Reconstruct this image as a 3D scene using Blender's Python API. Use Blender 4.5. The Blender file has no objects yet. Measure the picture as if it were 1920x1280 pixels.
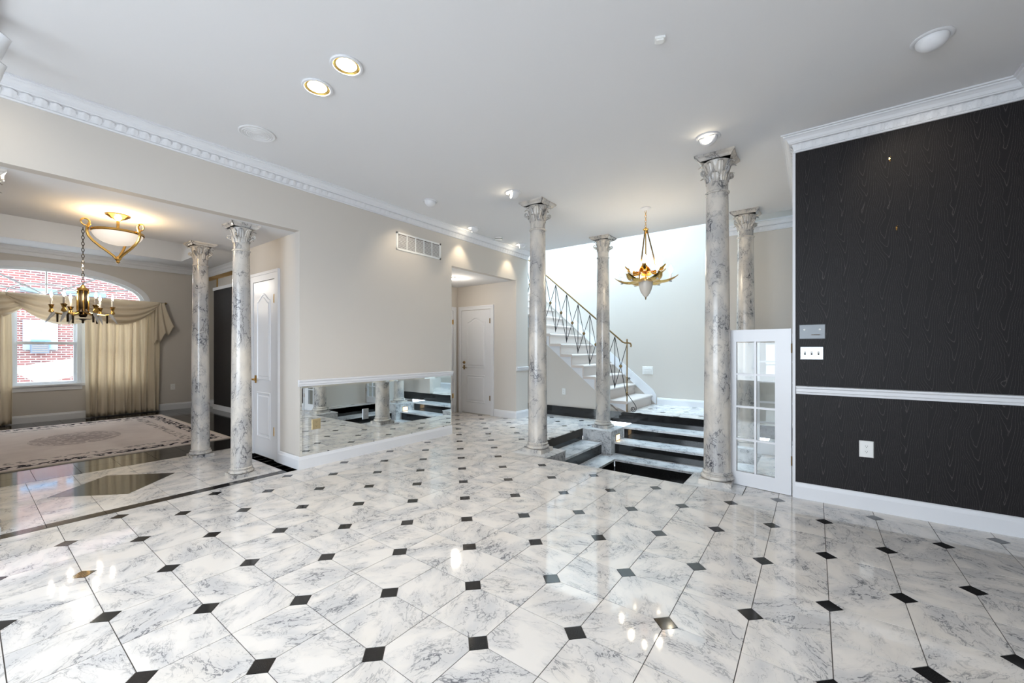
import bpy, math, random
from mathutils import Vector, Matrix
random.seed(7)
S = bpy.context.scene
COL = S.collection
PI = math.pi
# ------------------------------------------------------------------ camera
D = 0.433
CAM_H = 2.927 * D
FPX = 765.5
ANG = 0.6374
cam = bpy.data.cameras.new('camera')
cam.sensor_width = 36.0
cam.lens = FPX / 1920 * 36.0
cam.shift_y = 14.0 / 1920
cam.clip_start = 0.02
camo = bpy.data.objects.new('camera', cam)
camo.location = (0, 0, CAM_H)
camo.rotation_euler = (PI / 2, 0, ANG)
COL.objects.link(camo)
S.camera = camo
# ------------------------------------------------------------------ view, world, big lights
S.view_settings.view_transform = 'Standard'
S.view_settings.look = 'None'
S.view_settings.gamma = 1.0
S.view_settings.use_curve_mapping = False
S.view_settings.exposure = 0.62
try:
    S.cycles.use_denoising = True
    S.cycles.max_bounces = 6
    S.cycles.diffuse_bounces = 3
    S.cycles.glossy_bounces = 3
    S.cycles.transparent_max_bounces = 8
    S.cycles.use_adaptive_sampling = True
    S.cycles.adaptive_threshold = 0.06
    S.cycles.sample_clamp_indirect = 6.0
    S.cycles.caustics_reflective = False
    S.cycles.caustics_refractive = False
except Exception:
    pass
world = bpy.data.worlds.new('sky')
S.world = world
world.use_nodes = True
wb = world.node_tree.nodes['Background']
wb.inputs[0].default_value = (0.80, 0.90, 1.0, 1)
wb.inputs[1].default_value = 6.0


def area(name, loc, rot, sx, sy, power, color, spread=None):
    l = bpy.data.lights.new(name, 'AREA')
    l.shape = 'RECTANGLE'
    l.size = sx
    l.size_y = sy
    l.energy = power
    l.color = color
    if spread:
        l.spread = spread
    o = bpy.data.objects.new(name, l)
    o.location = loc
    o.rotation_euler = rot
    COL.objects.link(o)
    return o


# daylight portals at the real window openings (they only guide the sampling of the sky)
p1 = area('rear_window_portal', (-1.5, -2.25, 1.55), (PI / 2, 0, 0), 4.4, 2.1, 1, (1, 1, 1))
p1.data.cycles.is_portal = True
p2 = area('dining_window_portal', (-10.9, 0.898, 1.65), (PI / 2, 0, -PI / 2), 2.6, 2.1, 1, (1, 1, 1))
p2.data.cycles.is_portal = True
# skylight over the stairwell
area('stairwell_skylight', (-4.0, 7.25, 5.5), (0, 0, 0), 4.0, 1.5, 270, (0.58, 0.81, 1.0))


# ------------------------------------------------------------------ helpers
def lin(r, g, b):
    def c(v):
        v /= 255.0
        return v / 12.92 if v <= 0.04045 else ((v + 0.055) / 1.055) ** 2.4
    return (c(r), c(g), c(b), 1.0)


class MB:
    def __init__(s):
        s.v = []
        s.f = []

    def box(s, x0, x1, y0, y1, z0, z1):
        n = len(s.v)
        s.v += [(x0, y0, z0), (x1, y0, z0), (x1, y1, z0), (x0, y1, z0), (x0, y0, z1), (x1, y0, z1), (x1, y1, z1), (x0, y1, z1)]
        s.f += [tuple(n + i for i in q) for q in ((3, 2, 1, 0), (4, 5, 6, 7), (0, 1, 5, 4), (1, 2, 6, 5), (2, 3, 7, 6), (3, 0, 4, 7))]
        return s

    def prism(s, poly, z0, z1):
        n = len(s.v)
        k = len(poly)
        s.v += [(p[0], p[1], z0) for p in poly] + [(p[0], p[1], z1) for p in poly]
        s.f.append(tuple(n + i for i in reversed(range(k))))
        s.f.append(tuple(n + k + i for i in range(k)))
        for i in range(k):
            j = (i + 1) % k
            s.f.append((n + i, n + j, n + k + j, n + k + i))
        return s

    def slab_xz(s, poly, y0, y1):
        """polygon given in (x, z), extruded along y"""
        n = len(s.v)
        k = len(poly)
        s.v += [(p[0], y0, p[1]) for p in poly] + [(p[0], y1, p[1]) for p in poly]
        s.f.append(tuple(n + i for i in range(k)))
        s.f.append(tuple(n + k + i for i in reversed(range(k))))
        for i in range(k):
            j = (i + 1) % k
            s.f.append((n + j, n + i, n + k + i, n + k + j))
        return s

    def lathe(s, prof, n=24, c=(0, 0), caps=True):
        b = len(s.v)
        m = len(prof)
        for r, z in prof:
            for i in range(n):
                a = 2 * PI * i / n
                s.v.append((c[0] + r * math.cos(a), c[1] + r * math.sin(a), z))
        for j in range(m - 1):
            for i in range(n):
                k = (i + 1) % n
                s.f.append((b + j * n + i, b + j * n + k, b + (j + 1) * n + k, b + (j + 1) * n + i))
        if caps:
            s.f.append(tuple(b + i for i in reversed(range(n))))
            s.f.append(tuple(b + (m - 1) * n + i for i in range(n)))
        return s

    def tube(s, pts, r, n=8, closed=False):
        pts = [Vector(p) for p in pts]
        m = len(pts)
        rs = r if isinstance(r, (list, tuple)) else [r] * m
        b = len(s.v)
        up = None
        for i, p in enumerate(pts):
            if closed:
                t = (pts[(i + 1) % m] - pts[i - 1])
            else:
                t = pts[min(i + 1, m - 1)] - pts[max(i - 1, 0)]
            t.normalize()
            if up is None:
                up = Vector((0, 0, 1)) if abs(t.z) < 0.9 else Vector((1, 0, 0))
            a = t.cross(up)
            if a.length < 1e-4:
                a = t.cross(Vector((0, 1, 0)))
            a.normalize()
            up = a.cross(t).normalized()
            for k in range(n):
                an = 2 * PI * k / n
                q = p + (a * math.cos(an) + up * math.sin(an)) * rs[i]
                s.v.append(tuple(q))
        rng = range(m) if closed else range(m - 1)
        for i in rng:
            j = (i + 1) % m
            for k in range(n):
                l = (k + 1) % n
                s.f.append((b + i * n + k, b + i * n + l, b + j * n + l, b + j * n + k))
        if not closed:
            s.f.append(tuple(b + k for k in reversed(range(n))))
            s.f.append(tuple(b + (m - 1) * n + k for k in range(n)))
        return s

    def sweep(s, path, prof, closed=False):
        """path: 2D points; prof: closed (u, z) polygon, u measured to the LEFT of travel; mitred corners"""
        m = len(path)
        P = [Vector(p) for p in path]
        b = len(s.v)
        k = len(prof)
        for i in range(m):
            if closed:
                d0 = (P[i] - P[i - 1]).normalized()
                d1 = (P[(i + 1) % m] - P[i]).normalized()
            else:
                d0 = (P[i] - P[i - 1]).normalized() if i > 0 else (P[1] - P[0]).normalized()
                d1 = (P[i + 1] - P[i]).normalized() if i < m - 1 else d0
            n0 = Vector((-d0.y, d0.x))
            n1 = Vector((-d1.y, d1.x))
            mt = (n0 + n1)
            mt = mt / max(0.2, mt.dot(n0))
            for u, z in prof:
                q = P[i] + mt * u
                s.v.append((q.x, q.y, z))
        for i in (range(m) if closed else range(m - 1)):
            j = (i + 1) % m
            for a in range(k):
                c = (a + 1) % k
                s.f.append((b + i * k + a, b + j * k + a, b + j * k + c, b + i * k + c))
        if not closed:
            s.f.append(tuple(b + a for a in range(k)))
            s.f.append(tuple(b + (m - 1) * k + a for a in reversed(range(k))))
        return s

    def grid(s, fn, nu, nv):
        b = len(s.v)
        for j in range(nv + 1):
            for i in range(nu + 1):
                s.v.append(tuple(fn(i / nu, j / nv)))
        for j in range(nv):
            for i in range(nu):
                a = b + j * (nu + 1) + i
                s.f.append((a, a + 1, a + nu + 2, a + nu + 1))
        return s

    def add(s, o, M=None):
        b = len(s.v)
        for v in o.v:
            s.v.append(tuple(M @ Vector(v)) if M is not None else v)
        s.f += [tuple(b + i for i in q) for q in o.f]
        return s

    def ball(s, c, r, n=12, m=8, sz=1.0):
        pr = []
        for j in range(m + 1):
            a = -PI / 2 + PI * j / m
            pr.append((max(1e-4, r * math.cos(a)), c[2] + r * sz * math.sin(a)))
        return s.lathe(pr, n, (c[0], c[1]), caps=False)

    def mesh(s, name, mat, smooth=False):
        me = bpy.data.meshes.new(name)
        me.from_pydata(s.v, [], s.f)
        me.update()
        if mat is not None:
            me.materials.append(mat)
        if smooth:
            me.polygons.foreach_set('use_smooth', [True] * len(me.polygons))
            try:
                me.set_sharp_from_angle(angle=math.radians(38))
            except Exception:
                pass
        return me

    def build(s, name, mat, parent=None, smooth=False, loc=None):
        o = bpy.data.objects.new(name, s.mesh(name, mat, smooth))
        COL.objects.link(o)
        if parent is not None:
            o.parent = parent
        if loc is not None:
            o.location = loc
        return o


def inst(name, me, parent=None, loc=(0, 0, 0), rot=(0, 0, 0), scale=(1, 1, 1)):
    o = bpy.data.objects.new(name, me)
    COL.objects.link(o)
    o.location = loc
    o.rotation_euler = rot
    o.scale = scale
    if parent is not None:
        o.parent = parent
    return o


def tag(o, label=None, cat=None, group=None, kind=None):
    if label:
        o['label'] = label
    if cat:
        o['category'] = cat
    if group:
        o['group'] = group
    if kind:
        o['kind'] = kind
    return o


def thing(name, label, cat, loc=(0, 0, 0), rz=0.0, group=None):
    o = bpy.data.objects.new(name, None)
    o.empty_display_size = 0.1
    COL.objects.link(o)
    o.location = loc
    o.rotation_euler = (0, 0, rz)
    return tag(o, label, cat, group)


def struct(o):
    o['kind'] = 'structure'
    return o


# ------------------------------------------------------------------ materials
MATS = {}


def newmat(name):
    m = bpy.data.materials.new(name)
    m.use_nodes = True
    nt = m.node_tree
    return m, nt, nt.nodes['Principled BSDF']


def plain(name, col, rough=0.5, metal=0.0, spec=0.5, bump=0.0, bscale=200.0, sheen=0.0):
    m, nt, p = newmat(name)
    p.inputs['Base Color'].default_value = col
    p.inputs['Roughness'].default_value = rough
    p.inputs['Metallic'].default_value = metal
    p.inputs['Specular IOR Level'].default_value = spec
    if sheen:
        p.inputs['Sheen Weight'].default_value = sheen
    if bump:
        g = nt.nodes.new('ShaderNodeNewGeometry')
        t = nt.nodes.new('ShaderNodeTexNoise')
        t.inputs['Scale'].default_value = bscale
        t.inputs['Detail'].default_value = 3
        b = nt.nodes.new('ShaderNodeBump')
        b.inputs['Strength'].default_value = bump
        b.inputs['Distance'].default_value = 0.002
        nt.links.new(g.outputs['Position'], t.inputs['Vector'])
        nt.links.new(t.outputs['Fac'], b.inputs['Height'])
        nt.links.new(b.outputs['Normal'], p.inputs['Normal'])
    MATS[name] = m
    return m


def emit(name, col, strength):
    m, nt, p = newmat(name)
    p.inputs['Base Color'].default_value = (0.8, 0.8, 0.8, 1)
    p.inputs['Emission Color'].default_value = col
    p.inputs['Emission Strength'].default_value = strength
    return m


def marble(name, base, vein, cloud, rough, scale=5.0, vein_w=0.05, cloud_amt=0.35, stretch=(1, 1, 1), use_obj_random=True, vein_amt=0.85, warm=None):
    m, nt, p = newmat(name)
    N = nt.nodes.new
    L = nt.links.new
    geo = N('ShaderNodeNewGeometry')
    oi = N('ShaderNodeObjectInfo')
    vm = N('ShaderNodeVectorMath')
    vm.operation = 'MULTIPLY_ADD'
    comb = N('ShaderNodeCombineXYZ')
    for i in range(3):
        L(oi.outputs['Random'], comb.inputs[i])
    if use_obj_random:
        rot = N('ShaderNodeVectorRotate')
        rot.rotation_type = 'Z_AXIS'
        mul = N('ShaderNodeMath')
        mul.operation = 'MULTIPLY'
        mul.inputs[1].default_value = 37.0
        L(oi.outputs['Random'], mul.inputs[0])
        L(geo.outputs['Position'], rot.inputs['Vector'])
        L(mul.outputs[0], rot.inputs['Angle'])
        src = rot.outputs['Vector']
    else:
        src = geo.outputs['Position']
    off = N('ShaderNodeVectorMath')
    off.operation = 'MULTIPLY'
    off.inputs[1].default_value = (53.0, 71.0, 31.0)
    L(comb.outputs[0], off.inputs[0])
    vm.inputs[1].default_value = stretch
    L(src, vm.inputs[0])
    L(off.outputs[0], vm.inputs[2])
    co = vm.outputs[0]
    # warp
    w = N('ShaderNodeTexNoise')
    w.inputs['Scale'].default_value = scale * 0.8
    w.inputs['Detail'].default_value = 4
    L(co, w.inputs['Vector'])
    wm = N('ShaderNodeVectorMath')
    wm.operation = 'MULTIPLY_ADD'
    wm.inputs[1].default_value = (0.35, 0.35, 0.35)
    L(w.outputs['Color'], wm.inputs[0])
    L(co, wm.inputs[2])
    out = None
    veins = []
    for sc_, wd, det in ((scale, vein_w, 5), (scale * 2.6, vein_w * 0.8, 3)):
        n = N('ShaderNodeTexNoise')
        n.inputs['Scale'].default_value = sc_
        n.inputs['Detail'].default_value = det
        n.inputs['Roughness'].default_value = 0.6
        L(wm.outputs[0], n.inputs['Vector'])
        a = N('ShaderNodeMath')
        a.operation = 'SUBTRACT'
        a.inputs[1].default_value = 0.5
        L(n.outputs['Fac'], a.inputs[0])
        b = N('ShaderNodeMath')
        b.operation = 'ABSOLUTE'
        L(a.outputs[0], b.inputs[0])
        r = N('ShaderNodeMapRange')
        r.interpolation_type = 'SMOOTHSTEP'
        r.inputs['From Min'].default_value = 0.0
        r.inputs['From Max'].default_value = wd
        r.inputs['To Min'].default_value = 1.0
        r.inputs['To Max'].default_value = 0.0
        L(b.outputs[0], r.inputs['Value'])
        veins.append(r.outputs[0])
    # patchiness: veins come and go
    pn = N('ShaderNodeTexNoise')
    pn.inputs['Scale'].default_value = scale * 0.9
    pn.inputs['Detail'].default_value = 3
    L(co, pn.inputs['Vector'])
    pr = N('ShaderNodeMapRange')
    pr.inputs['From Min'].default_value = 0.38
    pr.inputs['From Max'].default_value = 0.64
    L(pn.outputs['Fac'], pr.inputs['Value'])
    mx = N('ShaderNodeMath')
    mx.operation = 'MAXIMUM'
    L(veins[0], mx.inputs[0])
    h2 = N('ShaderNodeMath')
    h2.operation = 'MULTIPLY'
    h2.inputs[1].default_value = 0.6
    L(veins[1], h2.inputs[0])
    L(h2.outputs[0], mx.inputs[1])
    vp = N('ShaderNodeMath')
    vp.operation = 'MULTIPLY'
    L(mx.outputs[0], vp.inputs[0])
    L(pr.outputs[0], vp.inputs[1])
    va = N('ShaderNodeMath')
    va.operation = 'MULTIPLY'
    va.inputs[1].default_value = vein_amt
    L(vp.outputs[0], va.inputs[0])
    cl = N('ShaderNodeMath')
    cl.operation = 'MULTIPLY'
    cl.inputs[1].default_value = cloud_amt
    L(pr.outputs[0], cl.inputs[0])
    m1 = N('ShaderNodeMix')
    m1.data_type = 'RGBA'
    m1.inputs['A'].default_value = base
    m1.inputs['B'].default_value = cloud
    L(cl.outputs[0], m1.inputs['Factor'])
    last = m1.outputs['Result']
    if warm is not None:
        wn = N('ShaderNodeTexNoise')
        wn.inputs['Scale'].default_value = scale * 0.5
        wr = N('ShaderNodeMapRange')
        wr.inputs['From Min'].default_value = 0.5
        wr.inputs['From Max'].default_value = 0.75
        wr.inputs['To Max'].default_value = 0.5
        L(wm.outputs[0], wn.inputs['Vector'])
        L(wn.outputs['Fac'], wr.inputs['Value'])
        m0 = N('ShaderNodeMix')
        m0.data_type = 'RGBA'
        m0.inputs['B'].default_value = warm
        L(wr.outputs[0], m0.inputs['Factor'])
        L(last, m0.inputs['A'])
        last = m0.outputs['Result']
    m2 = N('ShaderNodeMix')
    m2.data_type = 'RGBA'
    m2.inputs['B'].default_value = vein
    L(va.outputs[0], m2.inputs['Factor'])
    L(last, m2.inputs['A'])
    L(m2.outputs['Result'], p.inputs['Base Color'])
    p.inputs['Roughness'].default_value = rough
    return m


M_WALL = plain('greige_paint', lin(208, 202, 195), 0.75, spec=0.25, bump=0.05, bscale=350)
M_CEIL = plain('ceiling_paint', lin(230, 230, 232), 0.85, spec=0.2)
M_TRIM = plain('white_trim_paint', lin(228, 229, 233), 0.38, spec=0.4)
M_DOOR = plain('white_door_paint', lin(226, 227, 231), 0.28, spec=0.5)
M_GROUT = plain('grey_grout', lin(96, 91, 87), 0.9, spec=0.2)
M_BRASS = plain('polished_brass', lin(222, 178, 100), 0.18, 1.0)
M_ABRASS = plain('antique_brass', lin(140, 118, 84), 0.32, 1.0)
M_IRON = plain('black_iron', lin(34, 33, 34), 0.45, 0.3)
M_MIRROR = plain('mirror_silver', (0.88, 0.91, 0.90, 1), 0.015, 1.0)
M_CARPET = plain('pale_carpet', lin(214, 203, 196), 0.95, spec=0.1, bump=1.0, bscale=420, sheen=0.3)
M_PLASTIC = plain('white_plastic', lin(238, 238, 236), 0.4)
M_SLOT = plain('dark_slot', lin(40, 38, 36), 0.6)
M_STEEL = plain('brushed_steel', lin(170, 174, 178), 0.3, 0.9)
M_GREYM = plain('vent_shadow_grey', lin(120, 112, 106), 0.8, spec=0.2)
M_FROST = plain('alabaster_glass', lin(238, 228, 216), 0.3, spec=0.5)
M_CHAIN = plain('dark_bronze_chain', lin(70, 60, 50), 0.35, 0.9)
M_TILE = marble('white_marble_tile', lin(237, 231, 225), lin(82, 84, 92), lin(200, 199, 200), 0.055, scale=4.5, vein_w=0.020, cloud_amt=0.8, stretch=(1, 1.9, 1), vein_amt=0.85, warm=lin(233, 224, 213))
M_SLABM = marble('white_marble_slab', lin(236, 236, 236), lin(92, 96, 104), lin(196, 198, 202), 0.12, scale=6.0, vein_w=0.03, cloud_amt=0.6, use_obj_random=False)
M_COLM = marble('column_marble', lin(214, 207, 198), lin(62, 64, 72), lin(166, 165, 166), 0.16, scale=4.6, vein_w=0.022, cloud_amt=0.9, stretch=(1.3, 1.3, 0.75), use_obj_random=True, vein_amt=0.95, warm=lin(214, 202, 186))
M_PED = marble('pedestal_marble', lin(226, 226, 226), lin(60, 64, 72), lin(190, 192, 196), 0.12, scale=8.0, vein_w=0.035, cloud_amt=0.6, use_obj_random=False, vein_amt=0.95)


def granite():
    m, nt, p = newmat('black_granite')
    N = nt.nodes.new
    L = nt.links.new
    g = N('ShaderNodeNewGeometry')
    t = N('ShaderNodeTexNoise')
    t.inputs['Scale'].default_value = 320
    t.inputs['Detail'].default_value = 2
    r = N('ShaderNodeValToRGB')
    r.color_ramp.elements[0].position = 0.45
    r.color_ramp.elements[0].color = lin(20, 20, 22)
    r.color_ramp.elements[1].position = 0.75
    r.color_ramp.elements[1].color = lin(62, 60, 58)
    L(g.outputs['Position'], t.inputs['Vector'])
    L(t.outputs['Fac'], r.inputs['Fac'])
    L(r.outputs['Color'], p.inputs['Base Color'])
    p.inputs['Roughness'].default_value = 0.08
    return m


M_BLACK = granite()


def wallpaper():
    m, nt, p = newmat('black_moire_wallpaper')
    N = nt.nodes.new
    L = nt.links.new
    g = N('ShaderNodeNewGeometry')
    n = N('ShaderNodeTexNoise')
    n.inputs['Scale'].default_value = 3.0
    n.inputs['Detail'].default_value = 3
    L(g.outputs['Position'], n.inputs['Vector'])
    sx = N('ShaderNodeSeparateXYZ')
    L(g.outputs['Position'], sx.inputs[0])

    def mth(op, a, b, c=None):
        q = N('ShaderNodeMath')
        q.operation = op
        for k, w_ in enumerate((a, b, c)):
            if w_ is None:
                continue
            if isinstance(w_, (int, float)):
                q.inputs[k].default_value = w_
            else:
                L(w_, q.inputs[k])
        return q.outputs[0]
    xw = mth('MULTIPLY_ADD', n.outputs['Fac'], 0.12, sx.outputs['X'])
    tri = mth('DIVIDE', mth('PINGPONG', xw, 0.062), 0.062)
    pk = mth('POWER', tri, 1.5)
    ph = mth('MULTIPLY_ADD', pk, -0.62, sx.outputs['Z'])
    ph = mth('MULTIPLY_ADD', n.outputs['Fac'], 0.55, ph)
    mu = N('ShaderNodeMath')
    mu.operation = 'MULTIPLY'
    mu.inputs[1].default_value = 7.5
    fr = N('ShaderNodeMath')
    fr.operation = 'FRACT'
    L(ph, mu.inputs[0])
    L(mu.outputs[0], fr.inputs[0])
    a = N('ShaderNodeMapRange')
    a.interpolation_type = 'SMOOTHSTEP'
    a.inputs['From Min'].default_value = 0.84
    a.inputs['From Max'].default_value = 1.0
    L(fr.outputs[0], a.inputs['Value'])
    f = N('ShaderNodeTexNoise')
    f.inputs['Scale'].default_value = 260
    f.inputs['Detail'].default_value = 1
    L(g.outputs['Position'], f.inputs['Vector'])
    mul = N('ShaderNodeMath')
    mul.operation = 'MULTIPLY'
    L(a.outputs[0], mul.inputs[0])
    L(f.outputs['Fac'], mul.inputs[1])
    mx = N('ShaderNodeMix')
    mx.data_type = 'RGBA'
    mx.inputs['A'].default_value = lin(22, 19, 21)
    mx.inputs['B'].default_value = lin(96, 89, 89)
    L(mul.outputs[0], mx.inputs['Factor'])
    # fine grain
    r = N('ShaderNodeMapRange')
    r.inputs['From Min'].default_value = 0.3
    r.inputs['From Max'].default_value = 0.8
    r.inputs['To Min'].default_value = 0.5
    r.inputs['To Max'].default_value = 1.7
    L(f.outputs['Fac'], r.inputs['Value'])
    m3 = N('ShaderNodeVectorMath')
    m3.operation = 'SCALE'
    L(mx.outputs['Result'], m3.inputs[0])
    L(r.outputs[0], m3.inputs['Scale'])
    L(m3.outputs['Vector'], p.inputs['Base Color'])
    p.inputs['Roughness'].default_value = 0.55
    p.inputs['Specular IOR Level'].default_value = 0.3
    return m


M_PAPER = wallpaper()


def brick_mat():
    m, nt, p = newmat('far_brickwork')
    N = nt.nodes.new
    L = nt.links.new
    g = N('ShaderNodeNewGeometry')
    mp = N('ShaderNodeMapping')
    mp.inputs['Rotation'].default_value = (0, PI / 2, PI / 2)
    sp = N('ShaderNodeSeparateXYZ')
    cb = N('ShaderNodeCombineXYZ')
    L(g.outputs['Position'], sp.inputs[0])
    L(sp.outputs['Y'], cb.inputs[0])
    L(sp.outputs['Z'], cb.inputs[1])
    b = N('ShaderNodeTexBrick')
    b.inputs['Scale'].default_value = 1.0
    b.inputs['Brick Width'].default_value = 0.22
    b.inputs['Row Height'].default_value = 0.075
    b.inputs['Mortar Size'].default_value = 0.010
    b.inputs['Color1'].default_value = lin(126, 74, 70)
    b.inputs['Color2'].default_value = lin(92, 62, 64)
    b.inputs['Mortar'].default_value = lin(170, 162, 158)
    L(cb.outputs[0], b.inputs['Vector'])
    L(b.outputs['Color'], p.inputs['Base Color'])
    p.inputs['Roughness'].default_value = 0.9
    return m


M_BRICK = brick_mat()


def glass_mat(name, refl, tint=(1, 1, 1, 1)):
    m = bpy.data.materials.new(name)
    m.use_nodes = True
    nt = m.node_tree
    nt.nodes.remove(nt.nodes['Principled BSDF'])
    out = nt.nodes['Material Output']
    tr = nt.nodes.new('ShaderNodeBsdfTransparent')
    tr.inputs[0].default_value = tint
    gl = nt.nodes.new('ShaderNodeBsdfGlossy')
    gl.inputs['Roughness'].default_value = 0.01
    mx = nt.nodes.new('ShaderNodeMixShader')
    mx.inputs[0].default_value = refl
    nt.links.new(tr.outputs[0], mx.inputs[1])
    nt.links.new(gl.outputs[0], mx.inputs[2])
    nt.links.new(mx.outputs[0], out.inputs['Surface'])
    return m


M_GLASS = glass_mat('clear_pane', 0.045, (0.97, 0.985, 0.985, 1))


def cloth(name, col, trans):
    m, nt, p = newmat(name)
    p.inputs['Base Color'].default_value = col
    p.inputs['Roughness'].default_value = 0.6
    p.inputs['Sheen Weight'].default_value = 0.2
    out = nt.nodes['Material Output']
    t = nt.nodes.new('ShaderNodeBsdfTranslucent')
    t.inputs[0].default_value = col
    mx = nt.nodes.new('ShaderNodeMixShader')
    mx.inputs[0].default_value = trans
    nt.links.new(p.outputs[0], mx.inputs[1])
    nt.links.new(t.outputs[0], mx.inputs[2])
    nt.links.new(mx.outputs[0], out.inputs['Surface'])
    return m


M_CURT = cloth('champagne_silk', lin(240, 229, 210), 0.4)


def rug_mat(x0, x1, y0, y1):
    m, nt, p = newmat('patterned_rug')
    N = nt.nodes.new
    L = nt.links.new
    g = N('ShaderNodeNewGeometry')
    sp = N('ShaderNodeSeparateXYZ')
    L(g.outputs['Position'], sp.inputs[0])

    def math_(op, a, b=None, clamp=False):
        n = N('ShaderNodeMath')
        n.operation = op
        n.use_clamp = clamp
        for i, q in enumerate((a, b)):
            if q is None:
                continue
            if isinstance(q, (int, float)):
                n.inputs[i].default_value = q
            else:
                L(q, n.inputs[i])
        return n.outputs[0]
    cx, cy, hx, hy = (x0 + x1) / 2, (y0 + y1) / 2, (x1 - x0) / 2, (y1 - y0) / 2
    ax = math_('ABSOLUTE', math_('SUBTRACT', sp.outputs['X'], cx))
    ay = math_('ABSOLUTE', math_('SUBTRACT', sp.outputs['Y'], cy))
    dx = math_('SUBTRACT', hx, ax)
    dy = math_('SUBTRACT', hy, ay)
    d = math_('MINIMUM', dx, dy)          # distance from the edge
    nz = N('ShaderNodeTexNoise')
    nz.inputs['Scale'].default_value = 16
    nz.inputs['Detail'].default_value = 2
    L(g.outputs['Position'], nz.inputs['Vector'])
    nz2 = N('ShaderNodeTexNoise')
    nz2.inputs['Scale'].default_value = 5
    nz2.inputs['Detail'].default_value = 5
    L(g.outputs['Position'], nz2.inputs['Vector'])

    def band(a, b):
        return math_('MULTIPLY', math_('GREATER_THAN', d, a), math_('LESS_THAN', d, b))
    dark = math_('MULTIPLY', band(0.09, 0.24), math_('GREATER_THAN', nz.outputs['Fac'], 0.49))
    dark2 = math_('MULTIPLY', band(0.34, 0.46), math_('GREATER_THAN', nz.outputs['Fac'], 0.53))
    dk = math_('MAXIMUM', dark, math_('MULTIPLY', dark2, 0.55))
    # oval medallion
    ex = math_('DIVIDE', ax, 0.55)
    ey = math_('DIVIDE', ay, 0.45)
    el = math_('SQRT', math_('ADD', math_('MULTIPLY', ex, ex), math_('MULTIPLY', ey, ey)))
    med = math_('MULTIPLY', math_('LESS_THAN', el, 1.0), math_('MULTIPLY', math_('GREATER_THAN', nz.outputs['Fac'], 0.46), 0.5))
    field = N('ShaderNodeMix')
    field.data_type = 'RGBA'
    field.inputs['A'].default_value = lin(228, 218, 212)
    field.inputs['B'].default_value = lin(204, 190, 186)
    L(nz2.outputs['Fac'], field.inputs['Factor'])
    m1 = N('ShaderNodeMix')
    m1.data_type = 'RGBA'
    m1.inputs['B'].default_value = lin(150, 134, 132)
    L(med, m1.inputs['Factor'])
    L(field.outputs['Result'], m1.inputs['A'])
    m2 = N('ShaderNodeMix')
    m2.data_type = 'RGBA'
    m2.inputs['B'].default_value = lin(34, 32, 40)
    L(dk, m2.inputs['Factor'])
    L(m1.outputs['Result'], m2.inputs['A'])
    L(m2.outputs['Result'], p.inputs['Base Color'])
    p.inputs['Roughness'].default_value = 0.95
    p.inputs['Specular IOR Level'].default_value = 0.1
    return m


# ================================================================== SETTING
ZC = 3.08      # main ceiling
ZS = 2.51      # soffit of the dining opening and the alcove
XW = -4.35     # plane of the mirror wall
# ---------------- floor with tiles
T = D / math.sqrt(2)
L0 = (-1.4717, 1.0228)
SQ = 0.055
GAP = 0.0019


def clip(poly, axis, val, keep_less):
    out = []
    n = len(poly)
    for i in range(n):
        a, b = poly[i], poly[(i + 1) % n]
        ia = (a[axis] <= val) if keep_less else (a[axis] >= val)
        ib = (b[axis] <= val) if keep_less else (b[axis] >= val)
        if ia:
            out.append(a)
        if ia != ib:
            t = (val - a[axis]) / (b[axis] - a[axis])
            out.append((a[0] + t * (b[0] - a[0]), a[1] + t * (b[1] - a[1])))
    return out


def clip_rect(poly, x0, x1, y0, y1):
    for ax, v, k in ((0, x0, False), (0, x1, True), (1, y0, False), (1, y1, True)):
        if len(poly) < 3:
            return []
        poly = clip(poly, ax, v, k)
    return poly if len(poly) >= 3 else []


def minus_rect(poly, x0, x1, y0, y1):
    """convex pieces of poly outside the rectangle"""
    if not clip_rect(poly, x0, x1, y0, y1):
        return [poly]
    res = []
    a = clip(poly, 0, x0, True)
    if len(a) >= 3:
        res.append(a)
    a = clip(poly, 0, x1, False)
    if len(a) >= 3:
        res.append(a)
    mid = clip(clip(poly, 0, x0, False), 0, x1, True) if len(clip(poly, 0, x0, False)) >= 3 else []
    if len(mid) >= 3:
        for v, k in ((y0, True), (y1, False)):
            a = clip(mid, 1, v, k)
            if len(a) >= 3:
                res.append(a)
    return res


def parea(p):
    return 0.5 * abs(sum(p[i][0] * p[(i + 1) % len(p)][1] - p[(i + 1) % len(p)][0] * p[i][1] for i in range(len(p))))


def to_px(x, y, z):
    ca, sa = math.cos(ANG), math.sin(ANG)
    X = x * ca + y * sa
    Y = -x * sa + y * ca
    if Y < 0.3:
        return None
    return (960 + FPX * X / Y, 654 - FPX * (z - CAM_H) / Y, Y)


def hexagon(i, j):
    x0, y0 = L0[0] + i * T, L0[1] + j * T
    g = GAP
    a, b = g, T - g
    s = SQ + g * 0.8
    if (i + j) % 2 == 0:
        loc = [(s, a), (b, a), (b, T - s), (T - s, b), (a, b), (a, s)]
    else:
        loc = [(a, a), (T - s, a), (b, s), (b, b), (s, b), (a, T - s)]
    return x0, y0, loc


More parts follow.
